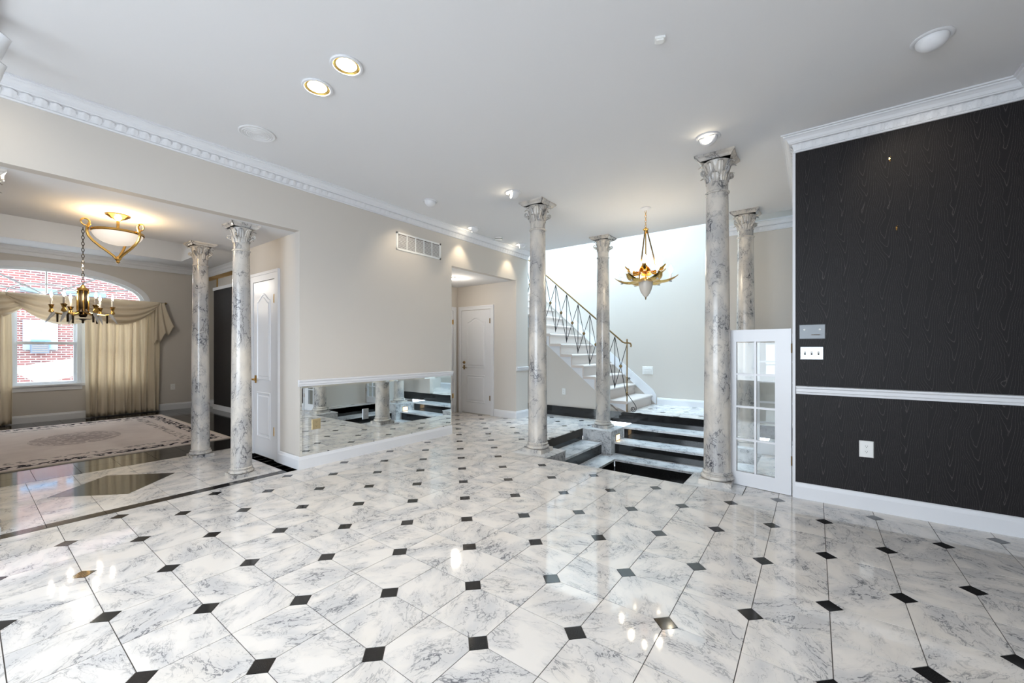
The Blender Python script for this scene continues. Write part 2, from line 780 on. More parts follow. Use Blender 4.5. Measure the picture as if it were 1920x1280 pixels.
def tile_floor(root, zone, holes, z, nmax, tile_name='floor_tile', inset_name='tile_inset'):
    x0, x1, y0, y1 = zone
    i0, i1 = math.floor((x0 - L0[0]) / T) - 1, math.ceil((x1 - L0[0]) / T) + 1
    j0, j1 = math.floor((y0 - L0[1]) / T) - 1, math.ceil((y1 - L0[1]) / T) + 1
    cache = {}
    tiles, insets = [], []
    for i in range(i0, i1):
        for j in range(j0, j1):
            ox, oy, loc = hexagon(i, j)
            items = [(loc, 'T', (ox, oy), (i + j) % 2)]
            if (i + j) % 2 == 0:
                q = SQ - GAP * 0.8
                items.append(([(q, 0), (0, q), (-q, 0), (0, -q)], 'I', (ox, oy), 0))
            for poly, k, o, par in items:
                wp = [(p[0] + o[0], p[1] + o[1]) for p in poly]
                full = parea(wp)
                ps = [clip_rect(wp, x0, x1, y0, y1)]
                if not ps[0]:
                    continue
                for h in holes:
                    ps = [c for p in ps for c in minus_rect(p, *h)]
                ps = [p for p in ps if parea(p) > 3e-5]
                if not ps:
                    continue
                ar = sum(parea(p) for p in ps)
                whole = ar > full * 0.9999 and len(ps) == 1
                c = (sum(p[0] for p in wp) / len(wp), sum(p[1] for p in wp) / len(wp))
                px = to_px(c[0], c[1], z)
                vis = px is not None and -40 < px[0] < 1960 and -40 < px[1] < 1330
                size = ar / px[2] ** 3 if vis else 0
                (tiles if k == 'T' else insets).append((size, ps, whole, o, par))
    for lst, nm, mat, key in ((tiles, tile_name, M_TILE, 'T'), (insets, inset_name, M_BLACK, 'I')):
        lst.sort(key=lambda t: -t[0])
        rest = MB()
        for n, (size, ps, whole, o, par) in enumerate(lst):
            if size > 0 and n < nmax:
                if whole:
                    kk = (key, par)
                    if kk not in cache:
                        mb = MB()
                        q = [(p[0] - o[0], p[1] - o[1]) for p in ps[0]]
                        mb.prism(q, -0.008, 0.0)
                        cache[kk] = mb.mesh(nm, mat)
                    inst(nm, cache[kk], root, (o[0], o[1], z))
                else:
                    mb = MB()
                    for p in ps:
                        mb.prism([(a[0] - o[0], a[1] - o[1]) for a in p], -0.008, 0.0)
                    inst(nm, mb.mesh(nm, mat), root, (o[0], o[1], z))
            else:
                for p in ps:
                    rest.prism(p, z - 0.008, z)
        if rest.v:
            r = rest.build(nm + '_remainder', mat, root)
            r['kind'] = 'stuff'


PX0, PX1, PY0, PY1 = -2.985, -0.505, 4.04, 6.81      # sunken well incl. its top tread
fb = MB()
for r in ((-4.5, 1.2, -2.3, 4.04), (-4.5, PX0, 4.04, 6.82), (PX1, -0.03, 4.04, 6.82), (-0.03, 1.2, 4.04, 4.3), (-6.6, -4.5, 6.38, 6.82), (-5.83, -4.5, 4.3, 6.05)):
    fb.box(r[0], r[1], r[2], r[3], -0.12, -0.0025)
floor = struct(fb.build('floor', M_GROUT))
tag(floor, 'white marble tile floor with small black diamond insets')
tile_floor(floor, (-4.355, 1.16, -2.2, 6.81), [(PX0, PX1, PY0, PY1), (-0.13, 2.0, 4.25, 9)], 0.0, 262)
tile_floor(floor, (-5.83, -4.355, 4.36, 6.0), [], 0.0, 36)
tile_floor(floor, (-6.5, -4.355, 6.38, 6.81), [], 0.0, 0)

# dining floor : white border zone with black diamond, black band and black tiles
fd = MB().box(-10.95, -4.355, -1.7, 3.4, -0.12, -0.0025)
floor_d = struct(fd.build('floor_dining', M_GROUT))
DCX, DCY, DR = -5.262, 0.872, 0.437


def plank_tile(poly, mat, name):
    c = (sum(p[0] for p in poly) / len(poly), sum(p[1] for p in poly) / len(poly))
    mb = MB().prism([(p[0] - c[0], p[1] - c[1]) for p in poly], -0.008, 0.0)
    return mb.build(name, mat, floor_d, loc=(c[0], c[1], 0))


def rect(x0, x1, y0, y1, g=0.0015):
    return [(x0 + g, y0 + g), (x1 - g, y0 + g), (x1 - g, y1 - g), (x0 + g, y1 - g)]


def clip_half(poly, nx, ny, c):
    out = []
    n = len(poly)
    for i in range(n):
        a, b = poly[i], poly[(i + 1) % n]
        da, db = nx * a[0] + ny * a[1] - c, nx * b[0] + ny * b[1] - c
        if da >= 0:
            out.append(a)
        if (da >= 0) != (db >= 0):
            t = da / (da - db)
            out.append((a[0] + t * (b[0] - a[0]), a[1] + t * (b[1] - a[1])))
    return out


yj = [DCY + v for v in (-2.337, -2.032, -1.727, -1.422, -1.118, -0.813, -0.508, -0.203, 0.203, 0.508, 0.813, 1.118, 1.3)]
yj = [max(-1.65, min(2.13, v)) for v in yj]
xj = [-4.465, -4.80, -5.10, -5.40, -5.70, -5.99]
for a in range(len(yj) - 1):
    if yj[a + 1] - yj[a] < 0.02:
        continue
    plank_tile(rect(-4.465, -4.357, yj[a], yj[a + 1]), M_BLACK, 'border_tile')
    for b in range(len(xj) - 1):
        r = rect(xj[b + 1], xj[b], yj[a], yj[a + 1])
        # cut away the diamond: keep outside parts, one per quadrant
        pieces = []
        inside = [r]
        for sx, sy in ((1, 1), (1, -1), (-1, 1), (-1, -1)):
            q = clip_rect(r, *((DCX, 9) if sx > 0 else (-19, DCX)), *((DCY, 9) if sy > 0 else (-9, DCY)))
            if len(q) >= 3:
                q = clip_half(q, sx, sy, sx * DCX + sy * DCY + DR + 0.002)
                if len(q) >= 3 and parea(q) > 1e-4:
                    pieces.append(q)
        if not pieces:
            continue
        if abs(sum(parea(q) for q in pieces) - parea(r)) < 1e-4:
            plank_tile(r, M_TILE, 'marble_tile')
        else:
            for q in pieces:
                plank_tile(q, M_TILE, 'marble_tile')
plank_tile([(DCX + DR, DCY), (DCX, DCY + DR), (DCX - DR, DCY), (DCX, DCY - DR)], M_BLACK, 'diamond_inset')
tr = MB()
nb = 0
for a in range(16):
    for b in range(17):
        x1_, y0_ = -5.993 - a * 0.3048, 0.738 - 2.44 + b * 0.3048
        x0_, y1_ = max(-10.81, x1_ - 0.3048), min(3.29, y0_ + 0.3048)
        y0_ = max(y0_, -1.6)
        if x1_ - x0_ < 0.02 or y1_ - y0_ < 0.02:
            continue
        if x1_ > -7.2 or (y0_ > 1.9 and x1_ > -10.6):
            plank_tile(rect(x0_, x1_, y0_, y1_), M_BLACK, 'granite_tile')
        else:
            tr.prism(rect(x0_, x1_, y0_, y1_), -0.008, 0)
r_ = tr.build('granite_tile_remainder', M_BLACK, floor_d)
r_['kind'] = 'stuff'
# strip of black tile in front of the closet door
for a in range(5):
    plank_tile(rect(-4.357 - (a + 1) * 0.3048, -4.357 - a * 0.3048, 2.0, 2.13), M_BLACK, 'border_tile')

# ---------------- walls
w = MB()
w.box(-4.45, XW, 2.12, 4.36, 0, 3.3)
w.box(-4.45, XW, -0.45, 2.12, ZS, 3.3)
w.box(-4.45, XW, -2.3, -0.45, 0, 3.3)
w.box(-4.45, XW, 4.36, 6.0, ZS, 3.3)
w.box(-7.0, XW, 6.0, 6.38, 0, 5.6)
struct(w.build('wall_left', M_WALL))
w = MB().box(-5.9, -4.45, 2.13, 2.23, 0, 2.51).box(-5.9, -5.8, 2.23, 4.3, 0, 3.0)
struct(w.build('wall_closet', M_WALL))
w = MB().box(-5.93, -5.83, 4.26, 6.0, 0, ZS).box(-5.83, -4.45, 4.26, 4.36, 0, ZS)
struct(w.build('wall_alcove', M_WALL))
struct(MB().box(-5.93, -4.45, 4.26, 6.0, ZS, 2.6).build('ceiling_alcove', M_CEIL))
struct(MB().box(-0.13, 1.26, 4.25, 4.33, 0, 3.2).build('wall_dark', M_PAPER))
w = MB().box(-0.13, -0.03, 4.33, 8.3, 0, 5.6)
struct(w.build('wall_return', M_WALL))
struct(MB().box(-1.15, -0.13, 6.81, 6.91, 0.18, 5.6).build('wall_foyer', M_WALL))
struct(MB().box(-7.0, 0.0, 8.15, 8.25, 0, 5.6).build('wall_stairwell', M_WALL))
struct(MB().box(-7.1, -7.0, 6.0, 8.25, 0, 5.6).build('wall_stairwell_end', M_WALL))
struct(MB().box(-7.0, 0.0, 6.32, 6.42, ZC + 0.12, 5.6).build('wall_upper', M_WALL))
struct(MB().box(-7.1, 0.0, 6.32, 8.25, 5.6, 5.7).build('ceiling_stairwell', M_CEIL))
w = MB()
w.box(1.16, 1.26, -2.3, 4.33, 0, 3.2)
struct(w.build('wall_right', M_WALL))
w = MB()
w.box(-4.45, -3.7, -2.3, -2.2, 0, 3.2).box(0.7, 1.26, -2.3, -2.2, 0, 3.2).box(-3.7, 0.7, -2.3, -2.2, 0, 0.5).box(-3.7, 0.7, -2.3, -2.2, 2.6, 3.2)
struct(w.build('wall_rear', M_WALL))
struct(MB().box(-4.45, 1.26, -2.3, 6.42, ZC, ZC + 0.12).build('ceiling', M_CEIL))
# dining room shell
c = MB()
c.box(-6.0, -4.45, -1.7, 4.3, ZS, 3.5)
c.box(-10.92, -10.07, -1.7, 3.4, 3.0, 3.5).box(-6.6, -6.0, -1.7, 3.4, 3.0, 3.5).box(-10.07, -6.6, -1.7, -0.9, 3.0, 3.5).box(-10.07, -6.6, 2.6, 3.4, 3.0, 3.5)
c.box(-10.07, -6.6, -0.9, 2.6, 3.38, 3.5)
struct(c.build('ceiling_dining', M_CEIL))
WX = -10.82
AC, AZ, AW, AH = 0.898, 2.21, 1.30, 0.48      # arch: centre, spring line, half width, height
w = MB()
w.box(WX - 0.1, WX, -1.7, AC - AW, 0, 3.0).box(WX - 0.1, WX, AC + AW, 3.4, 0, 3.0).box(WX - 0.1, WX, AC - AW, AC + AW, 0, 0.60)
NA = 28
pts = [(AC + AW * math.cos(PI * i / NA), AZ + AH * math.sin(PI * i / NA)) for i in range(NA + 1)]
for i in range(NA):
    (ya, za), (yb, zb) = pts[i], pts[i + 1]
    b = len(w.v)
    for x in (WX - 0.1, WX):
        w.v += [(x, ya, za), (x, yb, zb), (x, yb, 3.0), (x, ya, 3.0)]
    w.f += [(b, b + 1, b + 2, b + 3), (b + 7, b + 6, b + 5, b + 4), (b, b + 4, b + 5, b + 1)]
struct(w.build('wall_dining_window', M_WALL))
struct(MB().box(-10.92, -5.9, 3.3, 3.4, 0, 3.0).build('wall_dining_end', M_WALL))
struct(MB().box(-10.92, -4.45, -1.7, -1.6, 0, 3.0).build('wall_dining_near', M_WALL))

# ---------------- crown moulding with leaf ornament
CROWN = [(0, -0.14), (0.012, -0.14), (0.016, -0.134), (0.016, -0.128), (0.012, -0.124), (0.024, -0.074), (0.042, -0.070), (0.046, -0.062), (0.050, -0.060), (0.058, -0.040), (0.072, -0.026), (0.084, -0.020), (0.086, -0.013), (0.100, -0.011), (0.100, 0.0), (0, 0)]


def leaf_mesh():
    mb = MB()

    def fn(u, v):
        x = (u - 0.5) * 2
        wid = 0.031 * (math.sin(PI * min(1, 0.16 + v * 0.8)) ** 0.6) * (1.0 - 0.12 * math.cos(v * 22))
        rib = 0.004 * (1 - abs(x)) ** 2 + 0.0022 * abs(math.sin(x * 6.5))
        return (x * wid, -(0.003 + rib + 0.016 * v ** 2.2 + 0.010 * v), -0.123 + 0.054 * v - 0.006 * max(0, v - 0.85) * 6)
    mb.grid(fn, 8, 7)
    return mb.mesh('acanthus_leaf', M_TRIM, True)


LEAF = leaf_mesh()


def crown(name, path, zc, leaves=True, period=0.068):
    prof = [(u, zc + v) for u, v in CROWN]
    o = struct(MB().sweep(path, prof).build(name, M_TRIM))
    if leaves:
        for k in range(len(path) - 1):
            a, b = Vector(path[k]), Vector(path[k + 1])
            d = (b - a)
            ln = d.length
            d.normalize()
            n = Vector((-d.y, d.x))
            m = int(ln / period)
            rz = math.atan2(n.y, n.x) + PI / 2
            for i in range(m):
                p = a + d * (i + 0.5) * (ln / m) + n * 0.010
                inst('acanthus_leaf', LEAF, o, (p.x, p.y, zc), (0, 0, rz))
    return o


crown('trim_1', [(XW, 6.38), (XW, -0.45)], ZC)
crown('trim_2', [(1.16, 3.2), (1.16, 4.25), (-0.13, 4.25), (-0.13, 6.81), (-1.15, 6.81)], ZC)
crown('trim_3', [(-5.92, 3.3), (WX, 3.3), (WX, -1.5)], 3.0, leaves=False)

# ---------------- baseboards and chair rails
BASE = [(0, 0), (0.016, 0), (0.016, 0.10), (0.012, 0.112), (0.008, 0.128), (0.0, 0.134)]
RAIL = [(0, 0), (0.012, 0.0), (0.014, 0.016), (0.022, 0.022), (0.022, 0.044), (0.034, 0.054), (0.034, 0.066), (0, 0.07)]


def run(name, path, prof, z):
    return struct(MB().sweep(path, [(u, z + v) for u, v in prof]).build(name, M_TRIM))


run('baseboard_left', [(XW, 4.36), (XW, 2.12), (-4.80, 2.12)], BASE, 0)
run('baseboard_pier', [(XW, 6.38), (XW, 6.0), (-4.86, 6.0)], BASE, 0)
run('baseboard_dark', [(1.16, 4.25), (-0.13, 4.25)], BASE, 0)
run('baseboard_dining', [(-9.3, 3.3), (WX, 3.3), (WX, -1.5)], BASE, 0)
run('baseboard_stairwell', [(-0.13, 8.15), (-2.48, 8.15)], BASE, 0.18)
run('baseboard_closet', [(-5.6, 2.13), (-5.9, 2.13)], BASE, 0)
run('trim_4', [(XW, 4.37), (XW, 2.105)], RAIL, 0.872)
run('trim_5', [(XW, 6.38), (XW, 6.0)], RAIL, 0.868)
run('trim_6', [(1.16, 4.25), (-0.125, 4.25)], RAIL, 0.886)
struct(MB().box(-0.15, -0.13, 4.245, 4.335, 0, 2.94).build('trim_7', M_TRIM))

# ================================================================== DOORS


def offset_outline(pts, d):
    n = len(pts)
    out = []
    for i in range(n):
        a, b, c2 = Vector(pts[i - 1]), Vector(pts[i]), Vector(pts[(i + 1) % n])
        d0, d1 = (b - a).normalized(), (c2 - b).normalized()
        n0, n1 = Vector((-d0.y, d0.x)), Vector((-d1.y, d1.x))
        m = n0 + n1
        m = m / max(0.3, m.dot(n0))
        out.append(tuple(b + m * d))
    return out


def raised_panel(mb, pts, y):
    """pts counter-clockwise in (x, z); grooved moulding and raised field on the face y (towards -y)"""
    rings = [(0.0, 0.0), (0.006, -0.006), (0.016, -0.007), (0.024, 0.006), (0.034, 0.006), (0.052, -0.005)]
    b = len(mb.v)
    n = len(pts)
    for d, h in rings:
        for p in offset_outline(pts, d):
            mb.v.append((p[0], y + h, p[1]))
    for r in range(len(rings) - 1):
        for i in range(n):
            j = (i + 1) % n
            mb.f.append((b + r * n + i, b + r * n + j, b + (r + 1) * n + j, b + (r + 1) * n + i))
    mb.f.append(tuple(b + (len(rings) - 1) * n + i for i in range(n)))


def panel_door(name, x0, x1, y, h, cas, label, hinge_right=True, deadbolt=False):
    """door in a wall whose face is the plane y, seen from -y"""
    root = thing(name, label, None, ((x0 + x1) / 2, y, 0))
    struct(root)
    cx = (x0 + x1) / 2
    hw = (x1 - x0) / 2
    yf = -0.012
    MB().box(-hw, hw, yf + 0.001, 0.02, 0.012, h).build('door_leaf', M_DOOR, root)
    st = hw * 0.36 if hw < 0.32 else hw * 0.34
    a, b = -hw + st, hw - st
    zt = h - 0.14
    rise = 0.085
    top = []
    for i in range(13):
        t = i / 12
        x = b + (a - b) * t
        top.append((x, zt - rise + rise * (0.5 - 0.5 * math.cos(2 * PI * t)) ** 1.1))
    mb = MB()
    raised_panel(mb, [(a, 0.90), (b, 0.90)] + top, yf)
    mb.build('upper_panel', M_DOOR, root)
    mb = MB()
    raised_panel(mb, [(a, 0.22), (b, 0.22), (b, 0.76), (a, 0.76)], yf)
    mb.build('lower_panel', M_DOOR, root)
    # casing with profile
    c = MB()
    o = hw + 0.008
    for s in (-1, 1):
        c.box(min(s * o, s * (o + cas)), max(s * o, s * (o + cas)), -0.018, 0.012, 0, h + 0.008 + cas)
        c.box(min(s * (o + cas * 0.7), s * (o + cas + 0.002)), max(s * (o + cas * 0.7), s * (o + cas + 0.002)), -0.026, 0.011, 0, h + 0.010 + cas)
    c.box(-o, o, -0.018, 0.012, h + 0.008, h + 0.008 + cas)
    c.box(-o - cas * 0.69, o + cas * 0.69, -0.0255, 0.011, h + 0.008 + cas * 0.7, h + 0.0095 + cas)
    c.build('casing', M_TRIM, root)
    hx = hw if hinge_right else -hw
    for z in (0.33, h - 0.22):
        hb = MB().box(hx - 0.022, hx + 0.006, yf - 0.003, yf + 0.002, z - 0.045, z + 0.045)
        hb.tube([(hx + 0.002, yf - 0.006, z - 0.05), (hx + 0.002, yf - 0.006, z + 0.05)], 0.006, 8)
        hb.build('hinge', M_BRASS if not deadbolt else M_ABRASS, root)
    kx = -hx + (0.065 if hinge_right else -0.065)
    hd = MB().box(kx - 0.02, kx + 0.02, yf - 0.006, yf, 0.86, 0.95)
    hd.tube([(kx, yf - 0.002, 0.905), (kx, yf - 0.05, 0.905), (kx + 0.02, yf - 0.055, 0.905), (kx + 0.09, yf - 0.05, 0.90), (kx + 0.11, yf - 0.045, 0.893)], [0.010, 0.009, 0.010, 0.007, 0.006], 8)
    hd.build('lever_handle', M_BRASS if not deadbolt else M_ABRASS, root)
    if deadbolt:
        k = MB().lathe([(0.03, 0), (0.03, 0.008), (0.022, 0.016), (0.020, 0.028), (0.001, 0.03)], 16)
        kb = k.build('deadbolt', M_ABRASS, root, True, (kx, yf, 1.0))
        kb.rotation_euler = (PI / 2, 0, 0)
    return root


panel_door('door_1', -5.475, -4.92, 2.13, 2.06, 0.10, 'narrow white two-panel closet door with brass lever behind the marble columns')
panel_door('door_2', -5.685, -4.948, 6.0, 2.025, 0.072, 'white two-panel door with deadbolt on the far side of the alcove', deadbolt=True)
d3 = panel_door('door_3', -0.38, 0.38, 0, 2.025, 0.072, 'white door on the back wall of the alcove, seen as a sliver')
d3.location = (-5.83, 5.49, 0)
d3.rotation_euler = (0, 0, PI / 2)

# ================================================================== LOW MIRROR, VENT, PLATES
mr = thing('wall_mirror', 'long low wall mirror between the white chair rail and the baseboard', 'mirror', (XW + 0.002, 3.23, 0.13))
b = MB()
y0, y1, z0, z1, bv = -1.105, 1.12, 0.002, 0.74, 0.018
n = 0
b.v = [(0.000, y0, z0), (0.000, y1, z0), (0.000, y1, z1), (0.000, y0, z1), (0.004, y0 + bv, z0 + bv), (0.004, y1 - bv, z0 + bv), (0.004, y1 - bv, z1 - bv), (0.004, y0 + bv, z1 - bv)]
b.f = [(0, 1, 5, 4), (1, 2, 6, 5), (2, 3, 7, 6), (3, 0, 4, 7)]
b.build('bevel', M_MIRROR, mr)
b = MB()
b.v = [(0.004, y0 + bv, z0 + bv), (0.004, y1 - bv, z0 + bv), (0.004, y1 - bv, z1 - bv), (0.004, y0 + bv, z1 - bv)]
b.f = [(0, 1, 2, 3)]
b.build('mirror_pane', M_MIRROR, mr)


def outlet(name, loc, rz, label, cat='outlet', w=0.078, h=0.125, mat=None, kind='duplex', group=None):
    """plate facing local -y"""
    r = thing(name, label, cat, loc, rz, group)
    mb = MB()
    mb.v = [(-w / 2, 0, -h / 2), (w / 2, 0, -h / 2), (w / 2, 0, h / 2), (-w / 2, 0, h / 2), (-w / 2 + .005, -0.006, -h / 2 + .005), (w / 2 - .005, -0.006, -h / 2 + .005), (w / 2 - .005, -0.006, h / 2 - .005), (-w / 2 + .005, -0.006, h / 2 - .005)]
    mb.f = [(4, 5, 6, 7), (0, 1, 5, 4), (1, 2, 6, 5), (2, 3, 7, 6), (3, 0, 4, 7)]
    mb.build('plate', mat or M_PLASTIC, r)
    if kind == 'duplex':
        for s in (-1, 1):
            q = MB()
            pl = [(0.017 * math.cos(2 * PI * i / 16), max(-0.013, min(0.013, 0.017 * math.sin(2 * PI * i / 16)))) for i in range(16)]
            q.slab_xz([(p[0], p[1] + s * 0.021) for p in pl], -0.0085, -0.005)
            f = q.build('socket', M_PLASTIC if mat is None else mat, r)
            sl = MB()
            for dx in (-0.006, 0.006):
                sl.box(dx - 0.001, dx + 0.001, -0.0092, -0.008, s * 0.021 + 0.000, s * 0.021 + 0.008)
            sl.slab_xz([(0.0025 * math.cos(2 * PI * i / 8), s * 0.021 - 0.006 + 0.0025 * math.sin(2 * PI * i / 8)) for i in range(8)], -0.0092, -0.008)
            sl.build('socket_slots', M_SLOT, f)
    elif kind == 'switch':
        nsw = max(1, round(w / 0.05))
        for i in range(nsw):
            x = (i - (nsw - 1) / 2) * 0.046
            MB().box(x - 0.006, x + 0.006, -0.0075, -0.005, -0.014, 0.014).build('switch_slot', M_SLOT, r)
            MB().box(x - 0.0035, x + 0.0035, -0.016, -0.006, 0.000, 0.010).build('toggle', M_PLASTIC, r)
    return r


outlet('wall_outlet', (0.33, 4.25, 0.478), 0, 'white duplex outlet on the black wallpaper below the chair rail', w=0.088, h=0.13)
outlet('switch_plate', (-0.018, 4.25, 1.232), 0, 'shiny triple switch plate on black wallpaper under the grey plate', 'switch', w=0.162, h=0.112, mat=M_STEEL, kind='switch')
pl = outlet('intercom_plate', (-0.015, 4.25, 1.412), 0, 'brushed grey control plate with two round knobs on black wallpaper', 'wall plate', w=0.18, h=0.125, mat=plain('dull_steel', lin(128, 132, 136), 0.45, 0.5), kind='none')
for dx in (-0.052, 0.052):
    k = MB().lathe([(0.008, 0), (0.008, 0.006), (0.001, 0.008)], 12).build('knob', M_PLASTIC, pl, True, (dx, -0.005, 0.018))
    k.rotation_euler = (PI / 2, 0, 0)
MB().box(-0.006, 0.052, -0.008, -0.005, -0.03, -0.022).build('name_strip', M_GREYM, pl)
outlet('wall_outlet', (WX, 2.65, 0.473), PI / 2, 'white outlet on the dining window wall right of the curtain', w=0.078, h=0.12)
outlet('wall_outlet', (-3.829, 6.83, 0.461), 0, 'white outlet on the grey wall under the staircase', w=0.078, h=0.12)
outlet('wall_outlet', (XW + 0.007, 2.295, 0.455), PI / 2, 'brass-toned outlet plate on the left end of the low mirror', w=0.10, h=0.112, mat=plain('aged_brass_plate', lin(196, 178, 140), 0.35, 0.6))
outlet('wall_outlet', (XW + 0.007, 2.90, 0.488), PI / 2, 'silver outlet plate near the middle of the low mirror', w=0.085, h=0.125, mat=M_STEEL)
sp = outlet('stair_plate', (-2.67, 8.15, 0.84), 0, 'white louvred wall plate above the baseboard beside the stairs', 'wall plate', w=0.21, h=0.16, kind='none')
for i in range(3):
    MB().box(-0.07, 0.07, -0.014, -0.005, -0.045 + i * 0.035, -0.025 + i * 0.035).build('louvre', M_PLASTIC, sp)

for loc, lab in (((0.465, 4.25, 2.723), 'small brass picture hook high on the black wall near the crown'), ((0.504, 4.25, 2.187), 'small brass picture hook lower on the black wall')):
    hk = thing('picture_hook', lab, 'hook', loc, 0, 'picture hooks on the black wall')
    MB().box(-0.004, 0.004, -0.003, 0, -0.012, 0.014).build('backplate', M_BRASS, hk)
    MB().tube([(0, -0.002, -0.010), (0, -0.010, -0.014), (0, -0.014, -0.006), (0, -0.013, 0.002)], 0.003, 6).build('hook_tip', M_BRASS, hk)
    MB().tube([(-0.0, 0.0, 0.010), (0.004, -0.018, 0.016)], 0.0022, 6).build('nail', M_BRASS, hk)

vt = thing('return_air_grille', 'white return-air grille with five louvred sections high on the left wall', 'vent', (XW, 3.745, 2.672), PI / 2)
HW, HH = 0.39, 0.115
fr = MB()
fr.box(-HW, HW, -0.010, 0, HH - 0.022, HH).box(-HW, HW, -0.010, 0, -HH, -HH + 0.022).box(-HW, -HW + 0.025, -0.010, 0, -HH, HH).box(HW - 0.025, HW, -0.010, 0, -HH, HH)
fr.build('frame', M_PLASTIC, vt)
sw = (2 * HW - 0.05) / 5
for i in range(5):
    xa = -HW + 0.025 + i * sw
    if i:
        MB().box(xa - 0.006, xa + 0.006, -0.009, 0, -HH + 0.02, HH - 0.02).build('divider', M_PLASTIC, vt)
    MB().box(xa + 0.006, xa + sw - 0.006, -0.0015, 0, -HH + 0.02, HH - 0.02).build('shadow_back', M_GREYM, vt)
    lv = MB()
    for k in range(14):
        z = -HH + 0.026 + k * 0.0126
        lv.box(xa + 0.006, xa + sw - 0.006, -0.007, -0.003, z, z + 0.0055)
    lv.build('louvre_section', M_PLASTIC, vt)['kind'] = 'stuff'

# ================================================================== SUNKEN WELL
RISE = 0.18
GST = 'granite and marble flights around the sunken well'
st_b = thing('sunken_steps', 'widest flight of black risers and white treads, going down from the landing into the well', 'steps', (-1.745, 6.1, -0.54), 0, GST)
st_l = thing('sunken_steps', 'short flight of black risers and marble treads between the two left well columns', 'steps', (-2.69, 5.2, -0.54), 0, GST)
st_r = thing('sunken_steps', 'short flight of steps on the right side of the well, hidden behind the largest column', 'steps', (-0.80, 5.2, -0.54), 0, GST)


def wbox(par, name, mat, x0, x1, y0, y1, z0, z1):
    o = par.location
    return MB().box(x0 - o[0], x1 - o[0], y0 - o[1], y1 - o[1], z0 - o[2], z1 - o[2]).build(name, mat, par)


NOSE = 0.012
# top tread at floor level along the back, then two treads down
wbox(st_b, 'tread', M_SLABM, -2.5035, -0.9865, 6.455 - NOSE, 6.81, -0.03, 0.0)
wbox(st_b, 'riser', M_BLACK, -2.5035, -0.9865, 6.455, 6.48, -0.18, -0.03)
wbox(st_b, 'tread', M_SLABM, -2.5035, -0.9865, 6.09 - NOSE, 6.47, -0.21, -0.18)
wbox(st_b, 'riser', M_BLACK, -2.5035, -0.9865, 6.09, 6.115, -0.36, -0.21)
wbox(st_b, 'tread', M_SLABM, -2.374, -1.116, 5.77 - NOSE, 6.10, -0.39, -0.36)
wbox(st_b, 'riser', M_BLACK, -2.374, -1.116, 5.77, 5.795, -0.54, -0.39)
for st, s_ in ((st_l, 0), (st_r, 1)):
    def mx(a, b):
        return (a, b) if s_ == 0 else (-3.49 - b, -3.49 - a)
    for nm, mt, (a, b), ya, yb, za, zb in (
            ('riser', M_BLACK, (-3.00, -2.985), 4.515, 5.932, -0.18, -0.001),
            ('tread', M_SLABM, (-2.985, -2.66 + NOSE), 4.515, 5.932, -0.21, -0.18),
            ('riser', M_BLACK, (-2.685, -2.66), 4.515, 5.932, -0.36, -0.21),
            ('tread', M_SLABM, (-2.67, -2.387 + NOSE), 4.515, 5.932, -0.39, -0.36),
            ('tread', M_SLABM, (-2.495, -2.387 + NOSE), 5.933, 6.088, -0.39, -0.36),
            ('riser', M_BLACK, (-2.412, -2.387), 4.515, 5.78, -0.54, -0.39)):
        a, b = mx(a, b)
        wbox(st, nm, mt, a, b, ya, yb, za, zb)
struct(MB().box(-2.6, -0.9, 4.0, 6.0, -0.60, -0.54).build('floor_well', M_BLACK))
struct(MB().box(-2.505, -0.985, 4.0, 4.04, -0.54, -0.008).build('wall_well', M_BLACK))


def pedestal(x, ya, yb, label, light=None):
    r = thing('column_pedestal', label, 'pedestal', (x, (ya + yb) / 2, -0.54), 0, 'marble pedestals at the corners of the sunken well')
    h = (yb - ya) / 2
    MB().box(-0.24, 0.24, -h, h, 0.0, 0.525).build('block', M_PED, r)
    MB().box(-0.246, 0.246, -h - 0.006, h + 0.003, 0.525, 0.54).build('cap_slab', M_SLABM, r)
    if light:
        lx = 0.24 * light
        f = MB().box(min(lx, lx + 0.004 * light), max(lx, lx + 0.004 * light), -0.075, 0.075, 0.36, 0.46).build('step_light_frame', M_BRASS, r)
        MB().box(min(lx + 0.004 * light, lx + 0.006 * light), max(lx + 0.004 * light, lx + 0.006 * light), -0.065, 0.065, 0.37, 0.45).build('step_light_lens', emit('step_lamp_glow', (1.0, 0.66, 0.30, 1), 2.2), f)
    return r


pedestal(-2.745, 4.04, 4.51, 'white marble pedestal under the near left well column')
pedestal(-2.745, 5.94, 6.455, 'white marble pedestal with a glowing step light at the back left of the well', 1)
pedestal(-0.745, 4.04, 4.51, 'white marble pedestal under the near right well column')
pedestal(-0.745, 5.94, 6.455, 'white marble pedestal at the back right of the well behind the glass gate', -1)

# landing
ld = MB().box(-2.9, -0.13, 6.835, 8.15, 0.0, 0.1775)
landing = struct(ld.build('floor_landing', M_GROUT))
tile_floor(landing, (-2.9, -0.13, 6.83, 8.15), [], 0.18, 60)
rs = thing('landing_riser', 'polished black granite riser along the front of the raised landing', 'step', (-3.4, 6.82, 0))
for i in range(10):
    xa = -7.0 + i * 0.687
    MB().box(xa + 3.4, xa + 0.687 + 3.4 - 0.001, -0.01, 0.015, 0.0, 0.178).build('riser_panel', M_BLACK, rs)

# ================================================================== COLUMNS


